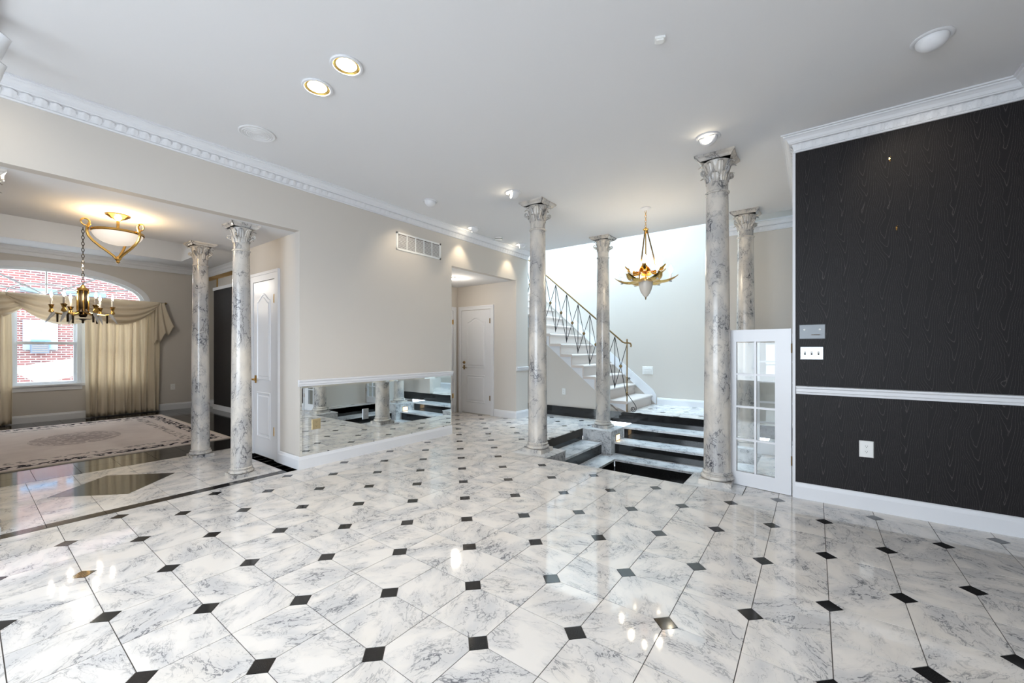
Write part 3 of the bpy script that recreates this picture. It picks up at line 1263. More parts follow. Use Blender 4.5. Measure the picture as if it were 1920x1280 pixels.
def capleaf_mesh(h, w, out, curl):
    mb = MB()

    def fn(u, v):
        x = (u - 0.5) * 2
        wid = w * (0.72 + 0.28 * math.sin(PI * v)) * (1 - 0.75 * max(0, v - 0.72) / 0.28) * (1 + 0.10 * math.sin(v * 26))
        y = out * v ** 1.6 + 0.006 * (1 - x * x) + 0.003 * math.cos(x * 9)
        z = h * v
        if v > 0.8:
            k = (v - 0.8) / 0.2
            y += curl * k
            z -= 0.30 * h * k * k
        return (x * wid, -y, z)
    mb.grid(fn, 8, 9)
    return mb.mesh('acanthus_leaf', M_COLM, True)


CL1 = capleaf_mesh(0.095, 0.036, 0.026, 0.026)
CL2 = capleaf_mesh(0.140, 0.034, 0.044, 0.028)


def volute_mesh():
    mb = MB()
    pts = []
    for i in range(22):
        t = i / 21
        a = -0.5 * PI + 2 * PI * 1.4 * t
        r = 0.026 * (1 - 0.75 * t)
        pts.append((0, -0.02 - r * math.cos(a), r * math.sin(a)))
    pts = [(0, 0.055, -0.10), (0, 0.025, -0.055), (0, -0.004, -0.033)] + pts
    mb.tube(pts, [0.005, 0.007, 0.008] + [0.0085 - 0.005 * i / 21 for i in range(22)], 6)
    return mb.mesh('volute', M_COLM, True)


VOL = volute_mesh()


def column(x, y, z0, H, s, label, group):
    r = thing('marble_column', label, 'column', (x, y, z0), 0, group)
    pw = 0.138 * s
    MB().box(-pw, pw, -pw, pw, 0, 0.045 * s).build('plinth', M_COLM, r)
    z = 0.045 * s
    R = 0.118 * s
    tor = [(R * 1.12, z)]
    for i in range(9):
        a = -PI / 2 + PI * i / 8
        tor.append((R * 1.05 + 0.020 * s * math.cos(a), z + 0.020 * s + 0.020 * s * math.sin(a)))
    tor += [(R * 1.06, z + 0.043 * s), (R * 1.06, z + 0.050 * s)]
    for i in range(7):
        a = -PI / 2 + PI * i / 6
        tor.append((R * 1.02 + 0.009 * s * math.cos(a), z + 0.060 * s + 0.009 * s * math.sin(a)))
    tor.append((R, z + 0.075 * s))
    MB().lathe(tor, 36).build('base_moulding', M_COLM, r, True)
    zs0 = z + 0.07 * s
    ch = 0.35 * s
    zr = H - ch
    RT = 0.094 * s
    sh = []
    for i in range(15):
        t = i / 14
        rad = R + (RT - R) * (0.35 * t + 0.65 * t ** 1.9)
        sh.append((rad, zs0 + (zr - zs0) * t))
    MB().lathe(sh, 40).build('shaft', M_COLM, r, True)
    ring = []
    for i in range(9):
        a = -PI / 2 + PI * i / 8
        ring.append((RT + 0.012 * s * math.cos(a), zr + 0.011 * s + 0.011 * s * math.sin(a)))
    MB().lathe([(RT * 0.9, zr)] + ring + [(RT * 0.9, zr + 0.022 * s)], 36).build('astragal', M_COLM, r, True)
    bell = [(RT * 0.98, 0.0), (RT * 0.99, 0.10 * s), (RT * 1.01, 0.16 * s), (RT * 1.10, 0.23 * s), (RT * 1.30, 0.28 * s), (RT * 1.42, 0.305 * s)]
    cap = MB().lathe([(a, zr + 0.02 * s + b) for a, b in bell[:-1]] + [(bell[-1][0], H - 0.05 * s)], 32).build('capital', M_COLM, r, True)
    for i in range(8):
        a = 2 * PI * i / 8
        inst('acanthus_leaf', CL1, cap, (RT * 0.97 * math.sin(a), -RT * 0.97 * math.cos(a), zr + 0.105 * s), (0, 0, a), (s, s, s))
        a += PI / 8
        inst('acanthus_leaf', CL2, cap, (RT * 0.97 * math.sin(a), -RT * 0.97 * math.cos(a), zr + 0.165 * s), (0, 0, a), (s, s, s))
    for i in range(4):
        a = PI / 4 + i * PI / 2
        q = RT * 1.32
        inst('volute', VOL, cap, (q * math.sin(a), -q * math.cos(a), H - 0.155 * s), (0, 0, a), (s, s, s))
    # abacus: concave-sided moulded slab
    ab = MB()
    aw = 0.170 * s

    def star(wd, inn):
        P = []
        for k in range(4):
            an = k * PI / 2 - PI / 2
            for t in (-1, -0.92, -0.6, -0.3, 0, 0.3, 0.6, 0.92):
                u, v = t * wd, wd - inn * (1 - (t / 0.92) ** 2) if abs(t) <= 0.92 else wd
                if t == -1:
                    u, v = -wd, wd
                P.append((u * math.cos(an) - v * math.sin(an), u * math.sin(an) + v * math.cos(an)))
        return P
    lv = [(aw * 0.78, 0.012, H - 0.052 * s), (aw * 0.86, 0.012, H - 0.040 * s), (aw * 0.90, 0.012, H - 0.030 * s), (aw * 0.97, 0.010, H - 0.022 * s), (aw, 0.008, H - 0.018 * s), (aw, 0.008, H)]
    k0 = None
    for wd, inn, z in lv:
        P = star(wd, inn * s)
        ab.v += [(p[0], p[1], z) for p in P]
        k0 = len(P)
    for i in range(len(lv) - 1):
        for j in range(k0):
            jj = (j + 1) % k0
            ab.f.append((i * k0 + j, (i + 1) * k0 + j, (i + 1) * k0 + jj, i * k0 + jj))
    ab.f.append(tuple(range(k0)))
    ab.f.append(tuple(reversed([(len(lv) - 1) * k0 + j for j in range(k0)])))
    ab.build('abacus', M_COLM, r)
    return r


GW = 'tall marble columns around the sunken well'
column(-2.77, 4.28, 0, ZC, 1.0, 'tall veined marble column at the near left corner of the sunken well', GW)
column(-2.77, 6.235, 0, ZC, 0.98, 'marble column on the pedestal with the glowing step light, in front of the staircase', GW)
column(-0.742, 4.28, 0, ZC, 1.0, 'largest marble column, at the near right corner of the well beside the glass gate', GW)
column(-0.735, 6.215, 0, ZC, 0.98, 'marble column half hidden behind the largest column and the glass gate', GW)
GD = 'marble columns of the dining room opening'
column(-4.63, 1.68, 0, ZS, 0.77, 'marble column standing next to the closet door on the black floor band', GD)
column(-5.84, 1.69, 0, ZS, 0.77, 'marble column beside the rug, left of the column by the closet door', GD)
column(-4.63, 0.06, 0, ZS, 0.77, 'marble column cut by the left picture edge, nearer of the two', GD)
column(-5.84, 0.06, 0, ZS, 0.77, 'marble column cut by the left picture edge, farther of the two', GD)

# ================================================================== STAIRCASE
sc_ = thing('staircase', 'carpeted staircase with white stringer rising to the left behind the columns', 'staircase', (-2.56, 6.83, 0.18))
ox, oy, oz = -2.56, 6.83, 0.18
nos = [-2.56, -2.90, -3.142] + [-3.142 - 0.2385 * k for k in range(1, 15)]
zz = [0.367 + 0.2 * k for k in range(len(nos))]
YB = 8.13
for i, (xn, z) in enumerate(zip(nos, zz)):
    nx = nos[i + 1] if i + 1 < len(nos) else xn - 0.24
    rnd = [(xn - 0.03 + 0.024 * math.cos(a), z - 0.024 + 0.024 * math.sin(a)) for a in [PI / 2 - PI * k / 8 for k in range(9)]]
    poly = [(nx - 0.03, z)] + rnd + [(nx - 0.03, z - 0.048)]
    m = MB()
    m.slab_xz([(p[0] - ox, p[1] - oz) for p in reversed(poly)], -0.045, YB - oy)
    m.build('carpet_tread', M_CARPET, sc_, True)
    zb = z - 0.2 + 0.0 if i else 0.18
    m = MB().box(xn - 0.052 - ox, xn - 0.032 - ox, -0.012, YB - oy, zb - oz, z - 0.04 - oz)
    m.build('carpet_riser', M_CARPET, sc_)
# stringer: white panel between the steps and the sloping line


def sline(x):
    return 0.502 + (-3.166 - x) * 0.815


prof = []
for i, (xn, z) in enumerate(zip(nos, zz)):
    prof.append((xn - 0.04, (zz[i - 1] if i else 0.182) - 0.045 if i else 0.182))
    prof.append((xn - 0.04, z - 0.045))
xe = nos[-1] - 0.2
prof.append((xe, zz[-1] - 0.045))
low = [(xe, sline(xe)), (-2.775, 0.182)]
sg = MB()
# build as strips (concave outline): one quad column per step
for i, (xn, z) in enumerate(zip(nos, zz)):
    xa = xn - 0.04
    xb = (nos[i + 1] - 0.04) if i + 1 < len(nos) else xe
    za, zb_ = max(0.182, sline(xa)), max(0.182, sline(xb))
    sg.slab_xz([(xb - ox, zb_ - oz), (xa - ox, za - oz), (xa - ox, z - 0.045 - oz), (xb - ox, z - 0.045 - oz)], -0.004, 0.02)
sg.build('stringer', M_TRIM, sc_)
# skirt board against the back wall
sk = MB()
xa, xb = -2.50, -6.2
sk.slab_xz([(xb - ox, 0.30 + (-2.50 - xb) * 0.839 + 0.30 - 0.30 - oz), (xa - ox, 0.18 - oz), (xa - ox, 0.36 - oz), (-2.56 - ox, 0.46 - oz), (xb - ox, 0.46 + (-2.56 - xb) * 0.839 - oz)], YB - oy, YB - oy + 0.019)
sk.build('skirt_board', M_TRIM, sc_)
# wall below the stringer
wl = MB()
wl.slab_xz([(-7.0, 0.178), (-2.775, 0.178), (-7.0, sline(-7.0))], 6.832, 6.90)
struct(wl.build('wall_under_stair', M_WALL))

rl = thing('stair_railing', 'black iron stair railing of crossed bars and rosettes with a brass handrail', 'railing', (-2.585, 6.81, 0.18))
rx, ry, rz_ = -2.585, 6.81, 0.18


def rp(x, z, dy=0.0):
    return (x - rx, dy, z - rz_)


nw = MB().tube([rp(-2.585, 0.185), rp(-2.585, 1.36)], 0.011, 10)
nw.build('newel_post', M_ABRASS, rl, True)
MB().lathe([(0.020, 1.18), (0.024, 1.19), (0.017, 1.20), (0.017, 1.215), (0.008, 1.22), (0.014, 1.235), (0.012, 1.25), (0.002, 1.262)], 12).build('newel_finial', M_ABRASS, rl, True)
for z in (0.60, 0.34):
    MB().lathe([(0.012, z - 0.012), (0.019, z - 0.006), (0.019, z + 0.006), (0.012, z + 0.012)], 12).build('newel_collar', M_ABRASS, rl, True)


def spiral(cx, cz, r0, turns, a0, sgn, tail):
    P = list(tail)
    N = 30
    for i in range(N + 1):
        t = i / N
        a = a0 + sgn * 2 * PI * turns * t
        r = r0 * (1 - 0.82 * t)
        P.append(rp(cx + r * math.cos(a), cz + r * math.sin(a)))
    return P


MB().tube(spiral(-2.475, 0.245, 0.050, 1.75, 0.1, -1, [rp(-2.58, 0.50), rp(-2.52, 0.42), rp(-2.45, 0.33), rp(-2.425, 0.28)]), 0.006, 6).build('newel_scroll', M_IRON, rl, True)
MB().tube(spiral(-2.545, 0.76, 0.020, 1.4, PI, -1, [rp(-2.583, 0.70)]), 0.005, 6).build('newel_scroll', M_IRON, rl, True)
RS = 0.851
hand = [rp(-2.52, 1.30), rp(-2.512, 1.33), rp(-2.525, 1.362), rp(-2.56, 1.372), rp(-2.62, 1.372), rp(-2.66, 1.385)]
hand += [rp(-2.70 - 0.5 * k, 1.385 + (0.04 + 0.5 * k) * RS) for k in range(8)]
MB().tube(hand, 0.014, 8).build('handrail', M_ABRASS, rl, True)
NB = 14
tops = [(-2.804 - 0.2385 * k, 1.483 + 0.2385 * RS * k + 0.0) for k in range(NB)]
bots = [(-2.806 - 0.2385 * k, 0.600 + 0.2040 * k) for k in range(NB)]
tops = [(-2.585, 1.355)] + tops
bots = [(-2.585, 0.42)] + bots
vb = MB()
for k in range(1, NB + 1):
    (xt, zt), (xb_, zb_) = tops[k], bots[k]
    MB().tube([rp(xt, zt), rp(xb_, zb_)], 0.0065, 6).build('baluster', M_IRON, rl)
    MB().lathe([(0.001, -0.035), (0.006, -0.015), (0.013, 0.02), (0.008, 0.05), (0.001, 0.06)], 8).build('baluster_foot', M_IRON, rl, True, rp(xb_, zb_))
for k in range(NB):
    a, b_ = tops[k], bots[k + 1]
    c_, d_ = bots[k], tops[k + 1]
    MB().tube([rp(*a), rp(*b_)], 0.0055, 6).build('diagonal_bar', M_IRON, rl)
    MB().tube([rp(*c_), rp(*d_)], 0.0055, 6).build('diagonal_bar', M_IRON, rl)
    # crossing point
    den = (a[0] - b_[0]) * (c_[1] - d_[1]) - (a[1] - b_[1]) * (c_[0] - d_[0])
    t = ((a[0] - c_[0]) * (c_[1] - d_[1]) - (a[1] - c_[1]) * (c_[0] - d_[0])) / den
    qx, qz = a[0] + t * (b_[0] - a[0]), a[1] + t * (b_[1] - a[1])
    ro = MB().lathe([(0.001, -0.013), (0.013, -0.012), (0.016, -0.008), (0.024, -0.009), (0.029, -0.005), (0.029, 0.005), (0.024, 0.009), (0.016, 0.008), (0.013, 0.012), (0.001, 0.013)], 14).build('rosette', M_ABRASS, rl, True, rp(qx, qz))
    ro.rotation_euler = (PI / 2, 0, 0)

# ================================================================== GLASS GATES


def gate(name, label, x0, x1, y, h, rows, stile_l, stile_r, top, bot, rz=0.0, mun=0.018):
    W = x1 - x0
    r = thing(name, label, 'gate', (x1, y, 0.004), rz)
    yt = 0.017
    MB().box(-W, -W + stile_l, -yt, yt, 0.0, h).build('stile', M_DOOR, r)
    MB().box(-stile_r, 0, -yt, yt, 0.0, h).build('stile', M_DOOR, r)
    MB().box(-W + stile_l, -stile_r, -yt, yt, h - top, h).build('rail', M_DOOR, r)
    MB().box(-W + stile_l, -stile_r, -yt, yt, 0.0, bot).build('rail', M_DOOR, r)
    gx0, gx1, gz0, gz1 = -W + stile_l, -stile_r, bot, h - top
    xm = (gx0 + gx1) / 2
    MB().box(xm - mun / 2, xm + mun / 2, -yt * 0.8, yt * 0.8, gz0, gz1).build('muntin', M_DOOR, r)
    for i in range(1, rows):
        z = gz0 + (gz1 - gz0) * i / rows
        for a, b in ((gx0, xm - mun / 2), (xm + mun / 2, gx1)):
            MB().box(a, b, -yt * 0.8, yt * 0.8, z - mun / 2, z + mun / 2).build('muntin', M_DOOR, r)
    for i in range(rows):
        za = gz0 + (gz1 - gz0) * i / rows + mun / 2
        zb = gz0 + (gz1 - gz0) * (i + 1) / rows - mun / 2
        for a, b in ((gx0, xm - mun / 2), (xm + mun / 2, gx1)):
            MB().box(a, b, -0.002, 0.002, za, zb).build('pane', M_GLASS, r)
    for z in (0.30, h - 0.17):
        MB().tube([(0.004, -yt - 0.002, z - 0.04), (0.004, -yt - 0.002, z + 0.04)], 0.006, 8).build('hinge', M_ABRASS, r)
    return r


gate('glass_gate', 'white half-height glazed gate between the largest column and the black wall', -0.640, -0.158, 4.275, 1.44, 4, 0.052, 0.120, 0.110, 0.125, rz=-0.14)
gate('glass_gate', 'second white glazed gate farther back, seen through the panes of the nearer gate', -0.58, -0.14, 5.75, 1.44, 5, 0.05, 0.05, 0.085, 0.14, mun=0.022)

# ================================================================== CEILING FIXTURES
M_BULB = emit('warm_lamp', (1.0, 0.86, 0.62, 1), 18.0)
M_BULBW = emit('white_lamp', (1.0, 0.93, 0.82, 1), 20.0)
M_GOLDREF = plain('gold_reflector', lin(240, 205, 120), 0.25, 1.0)


def spot(name, loc, target, power, color, angle=1.2, blend=0.6, parent=None, size=0.03):
    l = bpy.data.lights.new(name, 'SPOT')
    l.energy = power
    l.color = color
    l.spot_size = angle
    l.spot_blend = blend
    l.shadow_soft_size = size
    o = bpy.data.objects.new(name, l)
    COL.objects.link(o)
    o.location = loc
    d = Vector(target) - Vector(loc)
    o.rotation_euler = d.to_track_quat('-Z', 'Y').to_euler()
    return o


def point(name, loc, power, color, size=0.04):
    l = bpy.data.lights.new(name, 'POINT')
    l.energy = power
    l.color = color
    l.shadow_soft_size = size
    o = bpy.data.objects.new(name, l)
    COL.objects.link(o)
    o.location = loc
    return o


def can_light(x, y, label):
    r = thing('recessed_downlight', label, 'ceiling light', (x, y, ZC - 0.012), 0, 'lit recessed downlights')
    MB().lathe([(0.080, 0.012), (0.098, 0.012), (0.100, 0.006), (0.096, 0.001), (0.084, 0.0), (0.080, 0.004)], 36, caps=False).build('trim_ring', M_TRIM, r, True)
    MB().lathe([(0.081, 0.003), (0.074, 0.0105), (0.060, 0.0112)], 36, caps=False).build('reflector', M_GOLDREF, r, True)
    MB().lathe([(0.001, 0.002), (0.035, 0.003), (0.058, 0.007), (0.062, 0.0105)], 30, caps=False).build('lamp_face', M_BULBW, r, True)
    spot('downlight_beam', (x, y, ZC - 0.03), (x, y, 0), 26, (1.0, 0.93, 0.82), 2.4, 0.9)
    return r


can_light(-2.765, 1.469, 'lit round recessed downlight, the lower left of the pair on the ceiling')
can_light(-2.401, 1.467, 'lit round recessed downlight, the upper right of the pair on the ceiling')


def eyeball(x, y, az, label, lit, target=None, power=20):
    r = thing('eyeball_light', label, 'ceiling light', (x, y, ZC - 0.005), az, 'white eyeball spotlights in the ceiling')
    MB().lathe([(0.070, 0.005), (0.093, 0.005), (0.095, 0.001), (0.090, -0.003), (0.076, -0.004), (0.070, 0.0)], 32, caps=False).build('trim_ring', M_TRIM, r, True)
    # half dome whose cut face looks to local +x and down
    R = 0.074
    m = MB()

    def fn(u, v):
        a = 2 * PI * u
        e = PI / 2 * v
        return (min(0.30 * R, R * math.cos(a) * math.cos(e)), R * math.sin(a) * math.cos(e), -R * 0.86 * math.sin(e))
    m.grid(fn, 32, 10)
    m.build('eyeball_shell', M_TRIM, r, True)
    q = MB().lathe([(0.001, 0.004), (0.030, 0.003), (0.046, 0.0)], 24, caps=False)
    f = q.build('lamp_face', M_BULB if lit else M_FROST, r, True, (R * 0.31, 0, -R * 0.42))
    f.scale = (0.62, 0.9, 1)
    f.rotation_euler = (0, PI / 2, 0)
    if lit and target:
        spot('eyeball_beam', (x + 0.07 * math.cos(az), y + 0.07 * math.sin(az), ZC - 0.07), target, power, (1.0, 0.82, 0.58), 1.3, 0.7)
    return r


eyeball(-0.73, 3.809, -1.75, 'lit eyeball spotlight above the largest column', True, (-1.0, 2.4, 0), 12)
eyeball(-2.808, 3.813, -2.2, 'lit eyeball spotlight just in front of the near left well column', True, (-3.4, 2.8, 0), 12)
eyeball(-3.791, 3.426, PI, 'unlit-looking white eyeball above the return-air grille, aimed at the wall', False)
spot('eyeball_beam', (-3.88, 3.426, ZC - 0.07), (-4.35, 3.45, 2.2), 8, (1.0, 0.84, 0.62), 1.5, 0.8)
eyeball(-4.10, 4.57, -2.6, 'lit eyeball spotlight close to the crown left of the smoke detector', True, (-4.4, 4.5, 2.0), 9)
eyeball(-4.087, 5.783, -2.6, 'lit eyeball spotlight close to the crown nearest the stairwell', True, (-4.4, 5.7, 2.0), 9)
eyeball(0.553, 3.376, 1.45, 'white half-dome eyeball spotlight near the black wall, turned away', False)
spot('eyeball_beam', (0.56, 3.46, ZC - 0.07), (0.65, 4.25, 2.5), 5, (1.0, 0.85, 0.66), 1.3, 0.8)

sm = thing('smoke_detector', 'round white smoke detector by the crown between two lit eyeballs', 'smoke detector', (-4.145, 5.231, ZC - 0.045))
MB().lathe([(0.060, 0.045), (0.070, 0.043), (0.070, 0.028)], 28).build('mounting_base', M_PLASTIC, sm, True)
MB().lathe([(0.062, 0.029), (0.062, 0.017)], 28).build('vent_ring', M_SLOT, sm, True)
MB().lathe([(0.064, 0.019), (0.062, 0.006), (0.045, 0.0), (0.001, -0.001)], 28).build('cover', M_PLASTIC, sm, True)
sk_ = thing('ceiling_speaker', 'flat round ceiling speaker grille left of the downlight pair', 'speaker', (-3.767, 1.484, ZC - 0.010))
MB().lathe([(0.115, 0.010), (0.134, 0.010), (0.136, 0.004), (0.128, 0.0), (0.115, 0.003)], 40, caps=False).build('rim', M_CEIL, sk_, True)
MB().lathe([(0.116, 0.003), (0.07, 0.001), (0.001, 0.0)], 40, caps=False).build('grille', M_CEIL, sk_, True)
for i in range(6):
    MB().lathe([(0.018 + i * 0.017, 0.0022), (0.021 + i * 0.017, -0.0012), (0.024 + i * 0.017, 0.0022)], 32, caps=False).build('grille_ring', M_CEIL, sk_, True)
se = thing('ceiling_sensor', 'tiny white square sensor on the ceiling near the top edge', 'sensor', (-0.725, 2.429, ZC - 0.022), 0.4)
MB().box(-0.028, 0.028, -0.022, 0.022, 0.008, 0.022).build('base', M_PLASTIC, se)
MB().box(-0.020, 0.020, -0.016, 0.016, 0.0, 0.008).build('lens_cover', M_PLASTIC, se)

dl = thing('disc_light', 'lit flat round ceiling light inside the alcove', 'ceiling light', (-5.057, 5.15, ZS - 0.02))
MB().lathe([(0.085, 0.02), (0.098, 0.02), (0.098, 0.006), (0.088, 0.0), (0.085, 0.002)], 32, caps=False).build('rim', M_TRIM, dl, True)
MB().lathe([(0.086, 0.002), (0.05, -0.003), (0.001, -0.005)], 32, caps=False).build('diffuser', emit('alcove_lamp', (1.0, 0.9, 0.75, 1), 10.0), dl, True)
point('alcove_disc_glow', (-5.057, 5.15, ZS - 0.15), 6, (1.0, 0.9, 0.76), 0.08)

# track with two spot heads at the left edge
tk = thing('track_light', 'white ceiling track with lit spot heads at the top left corner', 'track light', (-3.75, 0.10, ZC - 0.02))
MB().box(-0.55, 0.55, -0.018, 0.018, 0.0, 0.02).build('track', M_TRIM, tk)
for k, (dx, tilt) in enumerate(((0.19, 0.5), (-0.16, 0.45))):
    h = MB().box(dx - 0.03, dx + 0.03, -0.015, 0.015, -0.05, 0.0).tube([(dx, 0, -0.04), (dx, 0, -0.10)], 0.010, 8)
    hd = h.build('spot_head', M_TRIM, tk, True)
    cn = MB().lathe([(0.034, 0.055), (0.040, 0.02), (0.052, -0.03), (0.058, -0.06), (0.052, -0.058)], 24, caps=False).lathe([(0.001, 0.058), (0.034, 0.055)], 24, caps=False)
    q = cn.build('lamp_shell', M_TRIM, hd, True, (dx + 0.01, 0.012, -0.135))
    q.rotation_euler = (-tilt, 0.5, 0)
    q2 = MB().lathe([(0.001, -0.046), (0.03, -0.049), (0.051, -0.054)], 24, caps=False).build('lamp_face', M_BULB, hd, True, (dx + 0.01, 0.012, -0.135))
    q2.rotation_euler = (-tilt, 0.5, 0)

# ================================================================== FOYER CHANDELIER
ch = thing('leaf_chandelier', 'brass leaf chandelier with frosted bowl hanging over the sunken well', 'chandelier', (-1.745, 5.25, 1.90))
z0 = 1.90


def Z(z):
    return z - z0


MB().lathe([(0.001, Z(3.08)), (0.062, Z(3.08)), (0.064, Z(3.072)), (0.05, Z(3.058)), (0.012, Z(3.05)), (0.001, Z(3.045))], 28, caps=False).build('ceiling_canopy', M_TRIM, ch, True)


def chain(parent, ztop, zbot, mat, lw=0.010, lh=0.032, r=0.0026):
    n = max(1, int((ztop - zbot) / (lh * 0.78)))
    step = (ztop - zbot) / n
    mb = MB()
    for i in range(10):
        pass
    P = [(lw * math.cos(2 * PI * i / 12), 0, lh / 2 * math.sin(2 * PI * i / 12)) for i in range(12)]
    me = MB().tube(P, r, 5, closed=True).mesh('chain_link', mat, True)
    for i in range(n):
        inst('chain_link', me, parent, (0, 0, zbot + (i + 0.5) * step), (0, 0, (i % 2) * PI / 2))


chain(ch, Z(3.05), Z(2.83), M_BRASS, 0.011, 0.036, 0.003)
MB().lathe([(0.008, Z(2.84)), (0.012, Z(2.82)), (0.034, Z(2.812)), (0.036, Z(2.80)), (0.022, Z(2.79)), (0.018, Z(2.76)), (0.006, Z(2.75))], 16).build('top_hub', M_BRASS, ch, True)
for k in range(3):
    a = 2 * PI * k / 3 + 0.35
    MB().tube([(0.018 * math.cos(a), 0.018 * math.sin(a), Z(2.79)), (0.17 * math.cos(a), 0.17 * math.sin(a), Z(2.13))], 0.009, 6).build('hanging_rod', M_ABRASS, ch, True)
MB().tube([(0, 0, Z(2.76)), (0, 0, Z(2.14))], 0.008, 8).build('centre_rod', M_BRASS, ch, True)
MB().lathe([(0.03, Z(2.30)), (0.055, Z(2.285)), (0.05, Z(2.25)), (0.03, Z(2.235))], 20).build('upper_hub', M_BRASS, ch, True)
MB().lathe([(0.04, Z(2.185)), (0.08, Z(2.17)), (0.086, Z(2.14)), (0.076, Z(2.12)), (0.05, Z(2.115))], 24).build('lower_hub', M_BRASS, ch, True)
bowl = []
for i in range(13):
    t = i / 12
    bowl.append((0.083 * (1 - t ** 2.2) ** 0.75 + 0.004, Z(2.135 - 0.205 * t)))
MB().lathe(bowl, 28).build('frosted_bowl', M_FROST, ch, True)
MB().lathe([(0.010, Z(1.935)), (0.012, Z(1.925)), (0.006, Z(1.915)), (0.009, Z(1.908)), (0.002, Z(1.900))], 12).build('finial', M_ABRASS, ch, True)


def petal_mesh(Lp, wd, up):
    m = MB()

    def fn(u, v):
        x = (u - 0.5) * 2
        prof_ = math.sin(PI * min(1.0, 0.10 + 0.90 * v)) ** 0.7 if v < 0.96 else 0.25
        wv = wd * prof_ + 0.006
        z = -0.045 * math.sin(PI * v * 0.8) + up * v ** 2.4 + 0.30 * wv * (x * x)
        return (0.06 + (Lp - 0.06) * v, x * wv, z)
    m.grid(fn, 10, 14)
    return m.mesh('leaf_arm', M_BRASS, True)


PET1 = petal_mesh(0.39, 0.075, 0.085)
PET2 = petal_mesh(0.285, 0.062, 0.085)
M_CBULB = emit('candle_bulb', (1.0, 0.86, 0.64, 1), 36.0)
cbm = MB().lathe([(0.006, 0.0), (0.020, 0.024), (0.024, 0.045), (0.016, 0.075), (0.003, 0.105)], 12).mesh('candle_bulb', M_CBULB, True)
cdm = MB().lathe([(0.020, 0.0), (0.012, 0.008), (0.010, 0.012), (0.010, 0.105), (0.004, 0.107)], 12).mesh('candle_sleeve', M_TRIM, True)
for tier, (nn, pm, zt, rb, ph) in enumerate(((6, PET1, 2.135, 0.30, 0.26), (6, PET2, 2.255, 0.205, 0.26 + PI / 6))):
    for k in range(nn):
        a = 2 * PI * k / nn + ph
        l = inst('leaf_arm', pm, ch, (0, 0, Z(zt)), (0, 0, a))
        zz_ = Z(zt) + (0.000 if tier == 0 else 0.005)
        inst('candle_sleeve', cdm, l, (rb, 0, -0.018))
        inst('candle_bulb', cbm, l, (rb, 0, 0.085))

# ================================================================== DINING CHANDELIER
dc = thing('candle_chandelier', 'brass candle chandelier with curled horn arms hanging above the rug', 'chandelier', (-8.4, 1.04, 1.60))
z0 = 1.60
chain(dc, Z(3.37), Z(2.17), M_CHAIN, 0.014, 0.055, 0.004)
MB().lathe([(0.001, Z(3.38)), (0.06, Z(3.38)), (0.055, Z(3.36)), (0.01, Z(3.345))], 20, caps=False).build('ceiling_canopy', M_BRASS, dc, True)
MB().lathe([(0.006, Z(2.19)), (0.02, Z(2.17)), (0.03, Z(2.15)), (0.062, Z(2.12)), (0.066, Z(2.10)), (0.05, Z(2.09))], 20).build('crown_cap', M_BRASS, dc, True)
MB().lathe([(0.044, Z(2.10)), (0.044, Z(1.84)), (0.06, Z(1.82)), (0.066, Z(1.79)), (0.04, Z(1.77)), (0.045, Z(1.745)), (0.03, Z(1.72))], 20).build('centre_cylinder', M_CHAIN, dc, True)
for k in range(6):
    a = 2 * PI * k / 6
    MB().tube([(0.055 * math.cos(a), 0.055 * math.sin(a), Z(2.13)), (0.062 * math.cos(a), 0.062 * math.sin(a), Z(1.84)), (0.05 * math.cos(a), 0.05 * math.sin(a), Z(1.76))], 0.009, 6).build('cage_rod', M_BRASS, dc, True)
MB().lathe([(0.09, Z(1.69)), (0.06, Z(1.70)), (0.012, Z(1.67)), (0.014, Z(1.645)), (0.002, Z(1.63))], 12).build('bottom_finial', M_CHAIN, dc, True)
M_DBULB = emit('dining_candle', (1.0, 0.9, 0.72, 1), 60.0)
dbm = MB().lathe([(0.005, 0.0), (0.014, 0.02), (0.016, 0.04), (0.010, 0.065), (0.002, 0.09)], 10).mesh('candle_bulb', M_DBULB, True)
arm = MB()
arm.tube([(0.05, 0, Z(1.80)), (0.14, 0, Z(1.765)), (0.26, 0, Z(1.755)), (0.36, 0, Z(1.775))], 0.010, 8)
armM = arm.mesh('arm', M_BRASS, True)
cup = MB().lathe([(0.012, 0), (0.034, 0.012), (0.030, 0.03), (0.018, 0.06), (0.034, 0.105), (0.040, 0.112), (0.018, 0.118)], 14).mesh('candle_cup', M_BRASS, True)
slv = MB().lathe([(0.014, 0.0), (0.014, 0.10)], 10).mesh('candle_sleeve', M_FROST, True)
horn = MB()
hp, hr = [], []
for i in range(14):
    t = i / 13
    hp.append((0.36 + 0.03 * math.sin(t * PI) + 0.10 * t * t - 0.02, 0, Z(1.78) - 0.19 * t + 0.04 * t * t))
    hr.append(0.024 * (1 - t) ** 0.8 + 0.002)
hornM = MB().tube(hp, hr, 8).mesh('horn', M_TRIM, True)
tail = MB().tube([(0.30, 0, Z(1.76)), (0.30, 0, Z(1.64))], [0.014, 0.012], 8).mesh('drop_rod', M_CHAIN, True)
for k in range(6):
    a = 2 * PI * k / 6 + 0.30
    ar = inst('arm', armM, dc, (0, 0, 0), (0, 0, a), (0.82, 1, 1))
    inst('candle_cup', cup, ar, (0.37, 0, Z(1.77)))
    inst('candle_sleeve', slv, ar, (0.37, 0, Z(1.88)))
    inst('candle_bulb', dbm, ar, (0.37, 0, Z(1.98)))
    inst('horn', hornM, ar)
    inst('drop_rod', tail, ar)
point('dining_chandelier_glow', (-8.4, 1.04, 2.45), 22, (1.0, 0.93, 0.82), 0.06)

